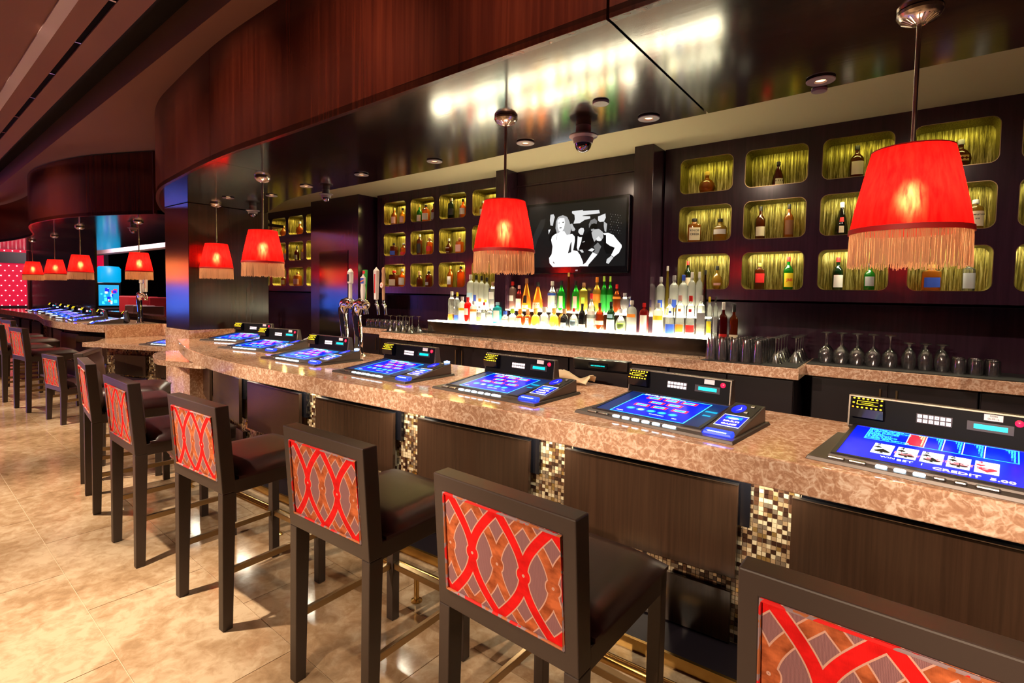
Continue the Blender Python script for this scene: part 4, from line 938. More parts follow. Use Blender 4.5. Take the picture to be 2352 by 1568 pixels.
NB = {('right', 2): [(-1.551, .21, .150, 'rnd', 'amber', 'gold', []), (-.931, .22, .10, 'cog', 'dark red', 'black', [('cream', .05, .3, 1.4)]), (-.345, .27, .098, 'std', 'dark amber', 'black', [('cream', .1, .5, 2)]), (.303, .21, .13, 'rnd', 'dark amber', 'silver', [('gold', .2, .4, 1)])],
 ('right', 1): [(-1.661, .235, .118, 'sq', 'amber', 'black', [('cream', .08, .60, 1.5)], (('KNOB', 'CREEK'), .030, 'ink', (.76, .46), 0)), (-1.415, .215, .125, 'std', 'gold', 'black', [('white', .3, .52, 2)]), (-1.062, .30, .083, 'std', 'dark amber', 'black', [('cream', .1, .38, 2)]), (-.831, .335, .080, 'std', 'amber', 'black', [('brown', .1, .52, 2)]),
                ('', ) , (-.434, .28, .095, 'cog', 'black', 'white', [('red', .40, .54, .8), ('cream', .08, .28, .8)]), (.404, .22, .10, 'vk', 'gold', 'white', [('cream', .1, .6, 2)], (('TEMPLETON', 'RYE'), .014, 'ink', (.75, .48), 0))],
 ('right', 0): [(-1.71, .275, .066, 'std', 'dark green', 'red', [('cream', .1, .4, 2)]), (-1.429, .22, .10, 'rnd', 'gold', 'black', [('pink', .16, .26, 1.4)]), (-1.054, .24, .080, 'sq', 'dark amber', 'gold', [('red', .25, .6, 1.7)]), (-.818, .29, .080, 'std', 'green', 'red', [('yellow', .08, .5, 2.2)], (('J&B',), .034, 'paint_red', (.5,), 0)),
                (-.444, .275, .078, 'std', 'dark green', 'red', [('white', .08, .45, 2)]), (-.222, .22, .076, 'std', 'green', 'black', [('grey', .15, .5, 1.8)]), (.17, .20, .115, 'sq', 'amber', 'gold', [('blue', .12, .5, 1.5)]), (.388, .22, .070, 'sq', 'clear', 'grey', [('grey', .08, .6, 2)])],
 ('left', 2): [(-6.147, .26, .09, 'std', 'amber', 'gold', [('pink', .1, .48, 2)]), (-5.957, .245, .09, 'std', 'gold', 'black', [('pink', .1, .48, 2)]), (-5.60, .26, .076, 'std', 'green', 'gold', [('white', .08, .42, 2)]), (-5.46, .245, .095, 'sq', 'amber', 'black', [('white', .12, .5, 2)]), (-5.30, .25, .08, 'std', 'dark amber', 'black', [('grey', .1, .5, 1.4)]),
               (-4.962, .29, .085, 'sq', 'dark green', 'cream', [('black', .2, .5, 2)]), (-4.748, .26, .09, 'std', 'amber', 'black', [('white', .2, .52, 2)]), (-4.397, .20, .085, 'std', 'amber', 'white', [('cream', .1, .45, 2)]), (-4.20, .21, .075, 'std', 'amber', 'silver', [])],
 ('left', 1): [(-6.15, .20, .10, 'sq', 'dark amber', 'black', [('blue', .1, .4, 1.5)]), (-5.93, .19, .10, 'std', 'amber', 'silver', [('red', .08, .3, 2)]), (-5.587, .31, .068, 'sq', 'dark amber', 'white', [('black', .1, .55, 2)]), (-5.378, .24, .10, 'vk', 'amber', 'cork', [('red', .2, .5, 2)]), (-5.0, .21, .10, 'rnd', 'dark amber', 'silver', [('white', .1, .4, 1.4)]), (-4.80, .21, .095, 'sq', 'amber', 'cork', [('pink', .1, .55, 1.6)])],
 ('left', 0): [(-6.14, .24, .13, 'sq', 'dark amber', 'red', [('cream', .06, .45, 1.6)]), (-5.96, .265, .105, 'std', 'amber', 'white', [('white', .1, .5, 2)]), (-5.58, .225, .10, 'sqt', 'dark amber', 'cork', []), (-5.39, .225, .105, 'vk', 'dark amber', 'black', [('grey', .1, .3, 1)]), (-4.97, .29, .087, 'std', 'amber', 'gold', [('white', .12, .5, 1.4)]), (-4.77, .28, .09, 'sq', 'orange', 'black', [])],
 ('far', 2): [(-9.30, .20, .13, 'rnd', 'amber', 'gold', []), (-8.74, .24, .14, 'rnd', 'amber', 'white', [])], ('far', 1): [(-9.22, .29, .085, 'std', 'gold', 'white', [('white', .1, .5, 2)]), (-8.85, .27, .08, 'std', 'dark red', 'black', [('grey', .1, .4, 2)]), (-8.62, .31, .085, 'std', 'gold', 'gold', [('cream', .1, .5, 2)])],
 ('far', 0): [(-9.30, .22, .10, 'std', 'dark amber', 'black', [('cream', .1, .5, 2)]), (-8.82, .25, .12, 'sq', 'amber', 'gold', [('pink', .1, .5, 2)])]}
rown = ('lower', 'middle', 'upper')
for (side, r), lst in NB.items():
    cols = {'right': CR, 'left': CL, 'far': CF}[side]; lst = [b for b in lst if len(b) > 3]
    for b in lst:
        x, h, w, kind, gl, cap, labs = b[:7]; ci = min(range(len(cols)), key=lambda i: abs((cols[i][0]+cols[i][1])/2-x))
        mates = sorted(q[0] for q in lst if min(range(len(cols)), key=lambda i: abs((cols[i][0]+cols[i][1])/2-q[0])) == ci); pos = ''
        if len(mates) == 2: pos = ('left one', 'right one')[mates.index(x)]+' in'
        elif len(mates) == 3: pos = ('left one', 'middle one', 'right one')[mates.index(x)]+' in'
        else: pos = 'alone in'
        x = min(max(x, cols[ci][0]+w/2+.03), cols[ci][1]-w/2-.03)
        bottle(x, WY+.10, ROWS[r][0]+.0005, min(h, ROWS[r][1]-ROWS[r][0]-.035), w, kind, gl, cap, labs, '%s bottle, %s %s niche of column %s, %s shelf wall' % (desc(gl, kind), pos, rown[r], ('one', 'two', 'three', 'four', 'five')[ci], side), group='bottles in the %s wall niches' % side, word=b[7] if len(b) > 7 else None)
# ---------------------------------------------------------------- television
tv = thing('television', 'black flat television showing a black-and-white party scene', 'television', (-2.905, 4.955, 2.228))
TWd, TH = 1.285/2, .805/2
MB().box(-TWd, TWd, 0, .045, -TH, TH).build('casing', 'gloss_black', tv, bevel=.006)
MB().box(TWd-.003, TWd+.004, -.004, .04, -TH+.02, TH-.01).build('side_trim', 'steel_dark', tv)
tvm, tt_, to_ = nt('tv_picture'); at_ = N(tt_, 'ShaderNodeVertexColor'); at_.layer_name = 'Col'; b_ = pbsdf(tt_, to_, (.004, .004, .005), .15); L(tt_, at_.outputs[0], b_.inputs['Emission Color']); b_.inputs['Emission Strength'].default_value = 1.15; MATS['tv_picture'] = tvm
TVP=[(0.1,[(0.137,0.781),(0.19,0.793),(0.176,0.677),(0.142,0.57),(0.104,0.462),(0.077,0.313),(0.015,0.327),(0.035,0.449),(0.075,0.596)]),(0.75,[(0.473,0.872),(0.584,0.877),(0.586,0.86),(0.744,0.853),(0.752,0.802),(0.588,0.793),(0.579,0.784),(0.658,0.769),(0.66,0.735),(0.604,0.721),(0.556,0.676),(0.49,0.675),(0.504,0.743),(0.499,0.812),(0.473,0.842)]),(0.75,[(0.735,0.755),(0.805,0.791),(0.81,0.728),(0.793,0.672),(0.754,0.669),(0.737,0.696)]),(0.6,[(0.793,0.672),(0.824,0.635),(0.817,0.51),(0.801,0.528),(0.793,0.605)]),(0.35,[(0.663,0.705),(0.703,0.73),(0.728,0.689),(0.722,0.63),(0.674,0.653),(0.649,0.587),(0.647,0.648)]),(0.7,[(0.244,0.848),(0.277,0.852),(0.291,0.806),(0.279,0.736),(0.271,0.666),(0.245,0.678),(0.238,0.759)]),(0.8,[(0.223,0.608),(0.249,0.614),(0.234,0.561),(0.227,0.534)]),(0.6,[(0.456,0.67),(0.478,0.681),(0.492,0.631),(0.512,0.585),(0.5,0.56),(0.475,0.563)]),(0.03,[(0.297,0.582),(0.333,0.623),(0.333,0.387),(0.268,0.392),(0.23,0.442),(0.24,0.524)]),(0.55,[(0.305,0.733),(0.326,0.801),(0.377,0.825),(0.425,0.788),(0.448,0.715),(0.467,0.608),(0.459,0.52),(0.43,0.496),(0.401,0.562),(0.318,0.534),(0.301,0.626)]),(0.9,[(0.321,0.749),(0.344,0.781),(0.394,0.775),(0.402,0.703),(0.393,0.616),(0.373,0.565),(0.338,0.577),(0.324,0.642)]),(0.0,[(0.374,0.716),(0.393,0.718),(0.392,0.705),(0.373,0.703)]),(0.0,[(0.333,0.708),(0.345,0.71),(0.345,0.7),(0.334,0.698)]),(0.15,[(0.343,0.631),(0.368,0.635),(0.365,0.619),(0.346,0.617)]),(1,[(0.298,0.532),(0.337,0.546),(0.351,0.567),(0.395,0.571),(0.424,0.506),(0.48,0.518),(0.507,0.471),(0.509,0.409),(0.493,0.257),(0.536,0.245),(0.566,0.18),(0.597,0.069),(0.596,0.014),(0.556,0.003),(0.281,0.003),(0.244,0.065),(0.237,0.151),(0.265,0.211),(0.273,0.336),(0.256,0.439),(0.265,0.494)]),(0.12,[(0.465,0.376),(0.475,0.402),(0.474,0.23),(0.439,0.214)]),(0.3,[(0.317,0.525),(0.321,0.525),(0.316,0.434),(0.312,0.435)]),(0.25,[(0.278,0.087),(0.291,0.086),(0.3,0.058),(0.29,0.053)]),(0.03,[(0.516,0.461),(0.541,0.512),(0.601,0.488),(0.667,0.56),(0.701,0.513),(0.699,0.357),(0.657,0.272),(0.567,0.261),(0.519,0.3)]),(0.75,[(0.545,0.573),(0.567,0.61),(0.594,0.602),(0.602,0.558),(0.589,0.49),(0.562,0.497),(0.542,0.538)]),(0.05,[(0.543,0.577),(0.549,0.612),(0.579,0.626),(0.6,0.593),(0.57,0.603)]),(0.85,[(0.538,0.477),(0.582,0.459),(0.575,0.385),(0.545,0.244),(0.531,0.299)]),(0.02,[(0.547,0.48),(0.577,0.478),(0.579,0.455),(0.546,0.463)]),(0.7,[(0.555,0.262),(0.588,0.264),(0.603,0.222),(0.584,0.215)]),(0.6,[(0.587,0.384),(0.611,0.393),(0.61,0.382),(0.588,0.373)]),(0.02,[(0.664,0.62),(0.697,0.659),(0.731,0.638),(0.727,0.57),(0.667,0.568)]),(0.5,[(0.67,0.572),(0.702,0.577),(0.695,0.531),(0.672,0.542)]),(0.6,[(0.675,0.516),(0.701,0.564),(0.747,0.568),(0.787,0.513),(0.792,0.436),(0.769,0.378),(0.723,0.407),(0.705,0.374),(0.688,0.437)]),(0.8,[(0.723,0.425),(0.746,0.457),(0.775,0.403),(0.757,0.378),(0.729,0.39)]),(1,[(0.786,0.496),(0.837,0.499),(0.887,0.46),(0.925,0.381),(0.963,0.31),(0.966,0.276),(0.942,0.193),(0.895,0.135),(0.87,0.162),(0.903,0.272),(0.859,0.301),(0.82,0.347),(0.812,0.451)]),(0.03,[(0.792,0.47),(0.817,0.467),(0.82,0.347),(0.859,0.301),(0.9,0.268),(0.87,0.188),(0.825,0.182),(0.799,0.262)]),(0.7,[(0.87,0.154),(0.892,0.126),(0.847,0.032),(0.824,0.05),(0.83,0.103)]),(0.35,[(0.699,0.305),(0.74,0.363),(0.774,0.299),(0.744,0.187),(0.698,0.199),(0.716,0.251)]),(0.85,[(0.692,0.217),(0.738,0.179),(0.654,0.03),(0.648,0.003),(0.569,0.006),(0.624,0.059)]),(0.8,[(0.645,0.247),(0.681,0.28),(0.71,0.26),(0.686,0.226)]),(0.5,[(0.851,0.776),(0.854,0.78),(0.858,0.775),(0.854,0.77)]),(0.5,[(0.874,0.768),(0.877,0.772),(0.88,0.767),(0.877,0.762)]),(0.5,[(0.897,0.76),(0.9,0.764),(0.903,0.759),(0.9,0.754)]),(0.5,[(0.919,0.752),(0.922,0.756),(0.926,0.751),(0.922,0.746)]),(0.5,[(0.942,0.744),(0.945,0.748),(0.948,0.743),(0.945,0.738)]),(0.5,[(0.862,0.737),(0.865,0.741),(0.868,0.736),(0.865,0.731)]),(0.18,[(0.885,0.729),(0.888,0.733),(0.891,0.728),(0.888,0.723)]),(0.18,[(0.907,0.721),(0.911,0.725),(0.914,0.72),(0.911,0.715)]),(0.5,[(0.93,0.713),(0.933,0.717),(0.936,0.712),(0.933,0.707)]),(0.18,[(0.952,0.705),(0.956,0.709),(0.959,0.704),(0.956,0.7)]),(0.5,[(0.851,0.7),(0.854,0.705),(0.857,0.699),(0.854,0.695)]),(0.18,[(0.874,0.692),(0.877,0.697),(0.88,0.692),(0.877,0.687)]),(0.18,[(0.897,0.684),(0.9,0.689),(0.903,0.684),(0.9,0.679)]),(0.5,[(0.919,0.677),(0.922,0.681),(0.926,0.676),(0.923,0.671)]),(0.18,[(0.942,0.669),(0.945,0.673),(0.948,0.668),(0.945,0.664)]),(0.5,[(0.862,0.661),(0.865,0.665),(0.868,0.66),(0.865,0.656)]),(0.5,[(0.885,0.653),(0.888,0.658),(0.891,0.652),(0.888,0.648)]),(0.5,[(0.907,0.645),(0.911,0.65),(0.914,0.645),(0.911,0.64)]),(0.5,[(0.93,0.638),(0.933,0.642),(0.937,0.637),(0.933,0.632)]),(0.5,[(0.953,0.63),(0.956,0.634),(0.959,0.629),(0.956,0.625)]),(0.5,[(0.851,0.624),(0.854,0.629),(0.857,0.623),(0.854,0.619)]),(0.18,[(0.874,0.616),(0.877,0.621),(0.88,0.616),(0.877,0.611)]),(0.18,[(0.897,0.609),(0.9,0.613),(0.903,0.608),(0.9,0.603)]),(0.5,[(0.919,0.601),(0.923,0.606),(0.926,0.6),(0.923,0.596)]),(0.18,[(0.942,0.593),(0.945,0.598),(0.948,0.593),(0.945,0.588)]),(0.5,[(0.862,0.585),(0.865,0.589),(0.868,0.584),(0.865,0.579)]),(0.18,[(0.885,0.577),(0.888,0.582),(0.891,0.576),(0.888,0.572)]),(0.18,[(0.907,0.569),(0.911,0.574),(0.914,0.569),(0.911,0.564)]),(0.5,[(0.93,0.562),(0.933,0.566),(0.937,0.561),(0.933,0.557)]),(0.18,[(0.953,0.554),(0.956,0.559),(0.959,0.554),(0.956,0.549)]),(0.5,[(0.85,0.547),(0.854,0.552),(0.857,0.547),(0.854,0.542)]),(0.5,[(0.874,0.54),(0.877,0.544),(0.88,0.539),(0.877,0.534)]),(0.5,[(0.897,0.532),(0.9,0.537),(0.903,0.532),(0.9,0.527)]),(0.5,[(0.919,0.525),(0.923,0.53),(0.926,0.524),(0.923,0.52)]),(0.5,[(0.942,0.517),(0.945,0.522),(0.949,0.517),(0.945,0.512)]),(0.5,[(0.861,0.508),(0.865,0.512),(0.868,0.507),(0.865,0.502)]),(0.18,[(0.884,0.5),(0.888,0.505),(0.891,0.499),(0.888,0.495)]),(0.18,[(0.907,0.493),(0.911,0.497),(0.914,0.492),(0.911,0.487)]),(0.5,[(0.93,0.485),(0.934,0.49),(0.937,0.485),(0.934,0.48)]),(0.18,[(0.953,0.478),(0.956,0.483),(0.96,0.477),(0.956,0.473)])]
def tv_picture():
    mb = MB(); cols_ = []
    mb.add([(-TWd+.03, -.0005, -TH+.075), (TWd-.03, -.0005, -TH+.075), (TWd-.03, -.0005, TH-.03), (-TWd+.03, -.0005, TH-.03)], [(0, 1, 2, 3)]); cols_.append(.006)
    for k, (g, pl) in enumerate(TVP):
        mb.poly([(-TWd+.03+(2*TWd-.06)*u, -.0008-.00004*k, -TH+.075+(2*TH-.105)*v) for u, v in pl]); cols_.append(g**1.8)
    o = mb.build('screen_picture', 'tv_picture', tv); me = o.data; ca = me.color_attributes.new('Col', 'FLOAT_COLOR', 'CORNER')
    for p in me.polygons:
        c = cols_[p.index]
        for li in p.loop_indices: ca.data[li].color = (c, c, c, 1)
tv_picture()
lettering('LG', .022, 'screen_white', tv, (.04, -.001, -TH+.035), (R_(90), 0, 0))
# ---------------------------------------------------------------- bar mats and inverted glassware
CT = 1.06
def mat_(x0, x1, y0, y1, lab):
    m = MB().box(x0, x1, y0, y1, CT, CT+.006).build('bar_mat', 'rubber', None); tag(m, lab, 'bar mat')
mat_(-1.33, -.62, 4.42, 5.25, 'black rubber bar mat under the packed pint glasses'); mat_(-.60, 1.6, 4.77, 5.25, 'long black rubber bar mat under the goblets and tumblers')
mat_(-5.53, -4.96, 4.42, 4.95, 'black rubber mat on the left end of the back counter'); mat_(-6.5, -5.57, 4.77, 5.2, 'black rubber mat under the stemware left of the lit shelf')
G0 = CT+.0065
def gmesh(name, prof, n=14): return MB().lathe(prof, n, cap=False).mesh(name, 'glass_thin', 50)
# all stand upside down: rim at z = 0
PINT = gmesh('glass', [(.044, 0), (.042, .07), (.037, .14), (.0325, .180), (.031, .185), (0, .185), (0, .172), (.029, .170), (.034, .12), (.040, .06), (.0425, 0)], 16)
TUMB = gmesh('glass', [(.043, 0), (.043, .06), (.040, .105), (.036, .112), (0, .112), (0, .098), (.035, .097), (.0395, .05), (.041, 0)], 18)
GOB = gmesh('glass', [(.043, 0), (.050, .03), (.0525, .065), (.046, .105), (.026, .130), (.009, .142), (.005, .16), (.005, .228), (.010, .240), (.040, .247), (.041, .250), (0, .252)], 20)
TUL = gmesh('glass', [(.039, 0), (.045, .04), (.0465, .08), (.038, .125), (.022, .152), (.009, .163), (.009, .178), (.014, .190), (.039, .197), (.040, .201), (0, .203)], 20)
COU = gmesh('glass', [(.056, 0), (.050, .012), (.020, .07), (.006, .09), (.0045, .105), (.0045, .190), (.009, .199), (.037, .205), (.038, .208), (0, .21)], 20)
rows_ = ('front', 'second', 'third', 'fourth', 'fifth', 'rearmost')
def glass(me, x, y, lab, grp, cat='glass'):
    o = obj('inverted_glass', me, None, (x, y, G0), random.random()*6); tag(o, lab, cat, grp)
for i in range(5):
    for j in range(3 if i < 2 else 6): glass(PINT, -1.275+.092*i, 4.50+.096*j, 'upside-down pint glass, %s row, %s from left, beside the lit shelf' % (rows_[j], words[i]), 'packed pint glasses')
for j in range(5):
    for i in range(2):
        if not (i == 1 and j == 0): glass(COU, -.80+.118*i, 4.60+.13*j+.05*i, 'upside-down cone-bowled glass by the counter corner, %s row, %s' % (rows_[j], ('left', 'right')[i]), 'cone-bowled glasses')
for i in range(5):
    for j in range(2): glass(GOB, -.49+.1075*i, 4.97+.115*j, 'upside-down wine goblet, %s row, %s from left on the right counter' % (('front', 'rear')[j], words[i]), 'wine goblets')
for i in range(3):
    for j in range(2): glass(TUL, .058+.098*i, 4.97+.115*j, 'upside-down short-stemmed glass right of the goblets, %s row, %s from left' % (('front', 'rear')[j], words[i]), 'short-stemmed glasses')
for i in range(3):
    for j in range(2): glass(TUMB, .350+.092*i, 4.96+.11*j, 'upside-down tumbler at the right end of the glasses, %s row, %s from left' % (('front', 'rear')[j], words[i]), 'tumblers')
for i in range(8):
    for j in range(2): glass(TUMB, -6.42+.104*i, 4.90+.11*j, 'upside-down tumbler behind the beer taps, %s row, %s from left' % (('front', 'rear')[j], words[i]), 'tumblers behind the taps')
for i in range(4):
    for j in range(2): glass(COU, -5.46+.125*i, 4.52+.16*j, 'upside-down stemmed glass left of the lit shelf, %s row, %s from left' % (('front', 'rear')[j], words[i]), 'stemmed glasses left of the shelf')
# ---------------------------------------------------------------- beer towers
def tower(x, y, lab, rz, handles):
    t = thing('beer_tower', lab, 'beer tap', (x, y, ZB), rz)
    MB().lathe([(.062, 0), (.062, .008), (.05, .016), (.0, .016)], 20).build('flange', 'chrome', t, smooth=40)
    path = [(0, 0, .01), (.004, 0, .08), (.0, 0, .18), (-.018, 0, .28), (-.035, 0, .36), (-.032, 0, .43), (0, 0, .475), (.05, 0, .487), (.10, 0, .476), (.125, 0, .462)]
    MB().tube(path, [.044, .040, .037, .038, .042, .047, .050, .048, .046, .043], 18).build('body', 'chrome', t, smooth=True)
    MB().lathe([(.05*math.sin(i*math.pi/12), -.05*math.cos(i*math.pi/12)) for i in range(13)], 18, (.09, 0, .475)).build('head', 'chrome', t, smooth=True)
    for (hx, hy, style) in handles:
        f = MB().tube([(hx, hy, .485), (hx+.02, hy, .47), (hx+.035, hy, .41), (hx+.04, hy, .385)], [.016, .014, .011, .013], 10).build('faucet', 'chrome', t, smooth=True)
        MB().lathe([(.011, 0), (.009, .012), (.012, .02), (.008, .034)], 10, (hx, hy, .49)).build('collar', 'chrome', f, smooth=True)
        z = .522
        if style == 'lantern':
            h = MB().lathe([(.017, 0), (.017, .14), (.019, .145), (.027, .15), (.028, .25), (.03, .255), (.026, .26), (.012, .285), (0, .29)], 14, (hx, hy, z)); ho = h.build('tap_handle', 'paint_white', t, smooth=40)
            MB().box(hx-.014, hx+.014, hy-.030, hy-.026, z+.165, z+.235).build('badge', 'ink', ho)
        elif style == 'yellow':
            h = MB().hexa([(hx-.014, hy-.012, z), (hx+.014, hy-.012, z), (hx+.014, hy+.012, z), (hx-.014, hy+.012, z), (hx-.022, hy-.014, z+.27), (hx+.012, hy-.014, z+.27), (hx+.012, hy+.014, z+.27), (hx-.022, hy+.014, z+.27)]); h.build('tap_handle', 'paint_orange', t, bevel=.004)
        elif style == 'green':
            h = MB().hexa([(hx-.008, hy-.01, z), (hx+.008, hy-.01, z), (hx+.008, hy+.01, z), (hx-.008, hy+.01, z), (hx-.03, hy-.012, z+.27), (hx+.025, hy-.012, z+.27), (hx+.025, hy+.012, z+.27), (hx-.03, hy+.012, z+.27)]); ho = h.build('tap_handle', 'paint_green', t, bevel=.004)
            MB().box(hx-.022, hx+.016, hy-.0155, hy-.0122, z+.235, z+.262).build('badge', 'paint_red', ho)
        elif style == 'shield':
            h = MB().lathe([(.016, 0), (.019, .02), (.023, .08), (.020, .12), (.018, .14)], 14, (hx, hy, z)); ho = h.build('tap_handle', 'paint_white', t, smooth=True)
            MB().hexa([(hx-.03, hy-.009, z+.135), (hx+.03, hy-.009, z+.135), (hx+.03, hy+.009, z+.135), (hx-.03, hy+.009, z+.135), (hx-.034, hy-.009, z+.20), (hx+.034, hy-.009, z+.20), (hx+.034, hy+.009, z+.20), (hx-.034, hy+.009, z+.20)]).add([(hx-.034, hy, z+.20), (hx+.034, hy, z+.20), (hx, hy, z+.232)], [(0, 1, 2)]).build('shield', 'paint_white', ho, bevel=.003)
            MB().box(hx-.027, hx+.027, hy-.0112, hy-.0092, z+.143, z+.194).build('badge', 'paint_blue', ho)
            MB().add([(hx-.027, hy-.0118, z+.152), (hx+.027, hy-.0118, z+.168), (hx+.027, hy-.0118, z+.180), (hx-.027, hy-.0118, z+.164)], [(0, 1, 2, 3)]).build('stripe', 'paint_orange', ho)
        elif style == 'tallpink':
            h = MB().hexa([(hx-.016, hy-.014, z), (hx+.016, hy-.014, z), (hx+.016, hy+.014, z), (hx-.016, hy+.014, z), (hx-.026, hy-.016, z+.26), (hx+.026, hy-.016, z+.26), (hx+.026, hy+.016, z+.26), (hx-.026, hy+.016, z+.26)])
            h.add([(hx-.026, hy-.016, z+.26), (hx+.026, hy-.016, z+.26), (hx+.026, hy+.016, z+.26), (hx-.026, hy+.016, z+.26), (hx, hy, z+.295)], [(0, 1, 4), (1, 2, 4), (2, 3, 4), (3, 0, 4)]); ho = h.build('tap_handle', 'paint_white', t, bevel=.002)
            MB().box(hx-.008, hx+.008, hy-.0185, hy-.016, z+.06, z+.23).build('stripe', 'paint_red', ho)
        else:
            h = MB().lathe([(.011, 0), (.013, .06), (.012, .12), (.016, .14), (.015, .16), (.017, .19), (.015, .23), (.018, .26), (.012, .285), (0, .292)], 14, (hx, hy, z)); ho = h.build('tap_handle', 'paint_cork', t, smooth=True)
            b = MB().lathe([(.028, 0), (.028, .006), (.022, .008), (0, .008)], 18).build('badge', 'paint_cork', ho, (hx, hy-.013, z+.13), (R_(90), 0, 0)); MB().lathe([(.022, 0), (.022, .002), (0, .002)], 18).build('disc', 'paint_white', ho, (hx, hy-.0212, z+.13), (R_(90), 0, 0)); MB().lathe([(.007, 0), (.007, .002), (0, .002)], 10).build('dot', 'paint_red', ho, (hx, hy-.0235, z+.13), (R_(90), 0, 0))
    return t
tower(-3.99, 2.93, 'nearer chrome cobra beer tower with several tap handles', R_(-6), ((.075, .0, 'shield'), (.03, .05, 'green'), (-.02, .08, 'yellow'), (.20, .06, 'tallpink'), (.27, .09, 'amber')))
tower(-4.36, 3.04, 'farther chrome cobra beer tower with a white lantern-shaped tap handle', R_(-4), ((.10, 0, 'lantern'),))
# ---------------------------------------------------------------- cash register terminal, towel, hose, drain mat
stn = MB().box(-2.2, -1.15, 3.16, 3.56, 0, .86).build('service_station', 'steel_dark', None, bevel=.004); tag(stn, 'low steel service station behind the bar under the cash register', 'service station')
pos = thing('cash_register', 'black cash register terminal with small cyan customer display', 'cash register', (-1.66, 3.235, .86), R_(4))
MB().box(-.16, .16, .02, .20, .0, .05).build('base', 'gloss_black', pos, bevel=.004)
MB().hexa([(-.195, 0, .0), (.195, 0, .0), (.195, .05, .0), (-.195, .05, .0), (-.205, .0, .285), (.205, .0, .285), (.205, .06, .285), (-.205, .06, .285)]).build('housing', 'cabinet_dark', pos, bevel=.006)
MB().hexa([(-.20, -.018, .215), (.20, -.018, .215), (.20, .0, .20), (-.20, .0, .20), (-.205, -.03, .285), (.205, -.03, .285), (.205, .0, .285), (-.205, .0, .285)]).build('rear_hood', 'gloss_black', pos, bevel=.004)
dsp = MB().box(-.08, .06, -.030, -.018, .225, .262).build('customer_display', 'gloss_black', pos)
lettering('NEXT REGISTER PLEASE', .0098, 'display_cyan', dsp, (-.01, -.0305, .243), (R_(90), 0, 0), bold=.0004)
tw = MB(); rnd = random.Random(5); vs = []
for j in range(9):
    for i in range(11):
        a, b = i/10, j/8; vs.append((-.12+.24*a+.01*rnd.uniform(-1, 1), -.07+.14*b, .012+.038*abs(math.sin(3.1*a+1.7*b))*(1-abs(2*b-1)**3)+.006*rnd.random()))
tw.add(vs, [(j*11+i, j*11+i+1, (j+1)*11+i+1, (j+1)*11+i) for j in range(8) for i in range(10)])
tw.v = [(a*1.25, b*.9, (c+.008)*1.5-.008) for a, b, c in tw.v]
two = tw.build('bar_towel', 'paint_cream', None, (-1.76, 3.02, ZB-.008), R_(-6), smooth=60); tag(two, 'crumpled cream bar towel on the counter before the cash register', 'towel')
sm = two.modifiers.new('solid', 'SOLIDIFY'); sm.thickness = .004
dm = MB()
for i in range(30): dm.box(-.66+.045*i, -.66+.045*i+.03, 3.00-.05*i/30, 3.09-.05*i/30, .962, .975)
dmo = dm.build('drain_rail', 'steel_dark', None); tag(dmo, 'slotted drain mat rail behind the bar counter at right', 'drain mat')
hs = MB().tube([(-4.95, 2.92, 1.012), (-4.93, 2.95, 1.08), (-4.86, 2.99, 1.115), (-4.76, 3.02, 1.10), (-4.68, 3.04, 1.04), (-4.66, 3.04, 1.012)], .011, 10).build('soda_hose', 'paint_grey', None, smooth=True); tag(hs, 'pale grey hose looping behind the machines left of the beer taps', 'hose')
# ---------------------------------------------------------------- second bar at left
plain('purple_panel', (.05, .03, .16), .3)
LB = smoothpts([(-9.85, 2.53), (-10.2, 2.40), (-10.7, 2.30), (-11.5, 2.25), (-12.3, 2.28), (-13.2, 2.40), (-14.3, 2.52), (-16, 2.52), (-18, 2.5)], 5)
lb = MB().prism(LB+[(-18, 3.3), (-10.6, 3.3), (-9.85, 3.3)], .885, ZB).build('bar_counter', 'stone', None, smooth=25, bevel=.005); tag(lb, 'curved stone counter of the second bar at left', 'counter')
l2 = MB().box(-9.85, -9.80, 2.54, 3.30, .72, ZB).build('counter_end', 'stone', None); tag(l2, 'stone end panel where the second bar steps down', 'panel')
l3 = MB().box(-9.8, -7.42, 3.3, 3.62, .80, ZB).build('rear_ledge', 'stone', None); tag(l3, 'raised stone ledge behind the lowered counter', 'ledge')
ad = MB().prism([(-9.30, 2.13), (-7.86, 2.69), (-7.43, 2.86), (-7.43, 3.29), (-9.79, 3.29), (-9.79, 2.5), (-9.35, 2.3)], .735, .80).build('low_counter', 'stone', None, bevel=.004); tag(ad, 'lowered stone counter section left of the dark column', 'counter')
lf = thing('panelled_bar', 'dark panelled front of the second bar at left', 'bar front', (-12, 2.7, 0)); OL = Vector((-12, 2.7, 0))
lw = offset(LB, -.28)
rel(MB().prism(lw+list(reversed(offset(LB, -.34))), 0, .8845), OL).build('backing_wall', 'grout', lf)
stf = MB(); rnd = random.Random(9)
for k, (p, t) in enumerate(along(lw, 1.02)):
    rz = math.atan2(-t.y, -t.x)
    MB().box(.12, .92, -.06, -.035, .36, .785).build('door_panel', 'door_wood', lf, (p.x-OL.x, p.y-OL.y, 0), rz+math.pi, bevel=.002) if False else MB().box(-.92, -.12, -.06, -.035, .36, .785).build('door_panel', 'door_wood', lf, (p.x-OL.x, p.y-OL.y, 0), rz, bevel=.002)
    MB().box(-.92, -.12, -.03, -.004, .05, .29).build('lower_panel', 'door_wood', lf, (p.x-OL.x, p.y-OL.y, 0), rz); MB().box(-.9, -.1, -.02, -.002, .70, .883).build('machine_box', 'gloss_black', lf, (p.x-OL.x, p.y-OL.y, 0), rz)
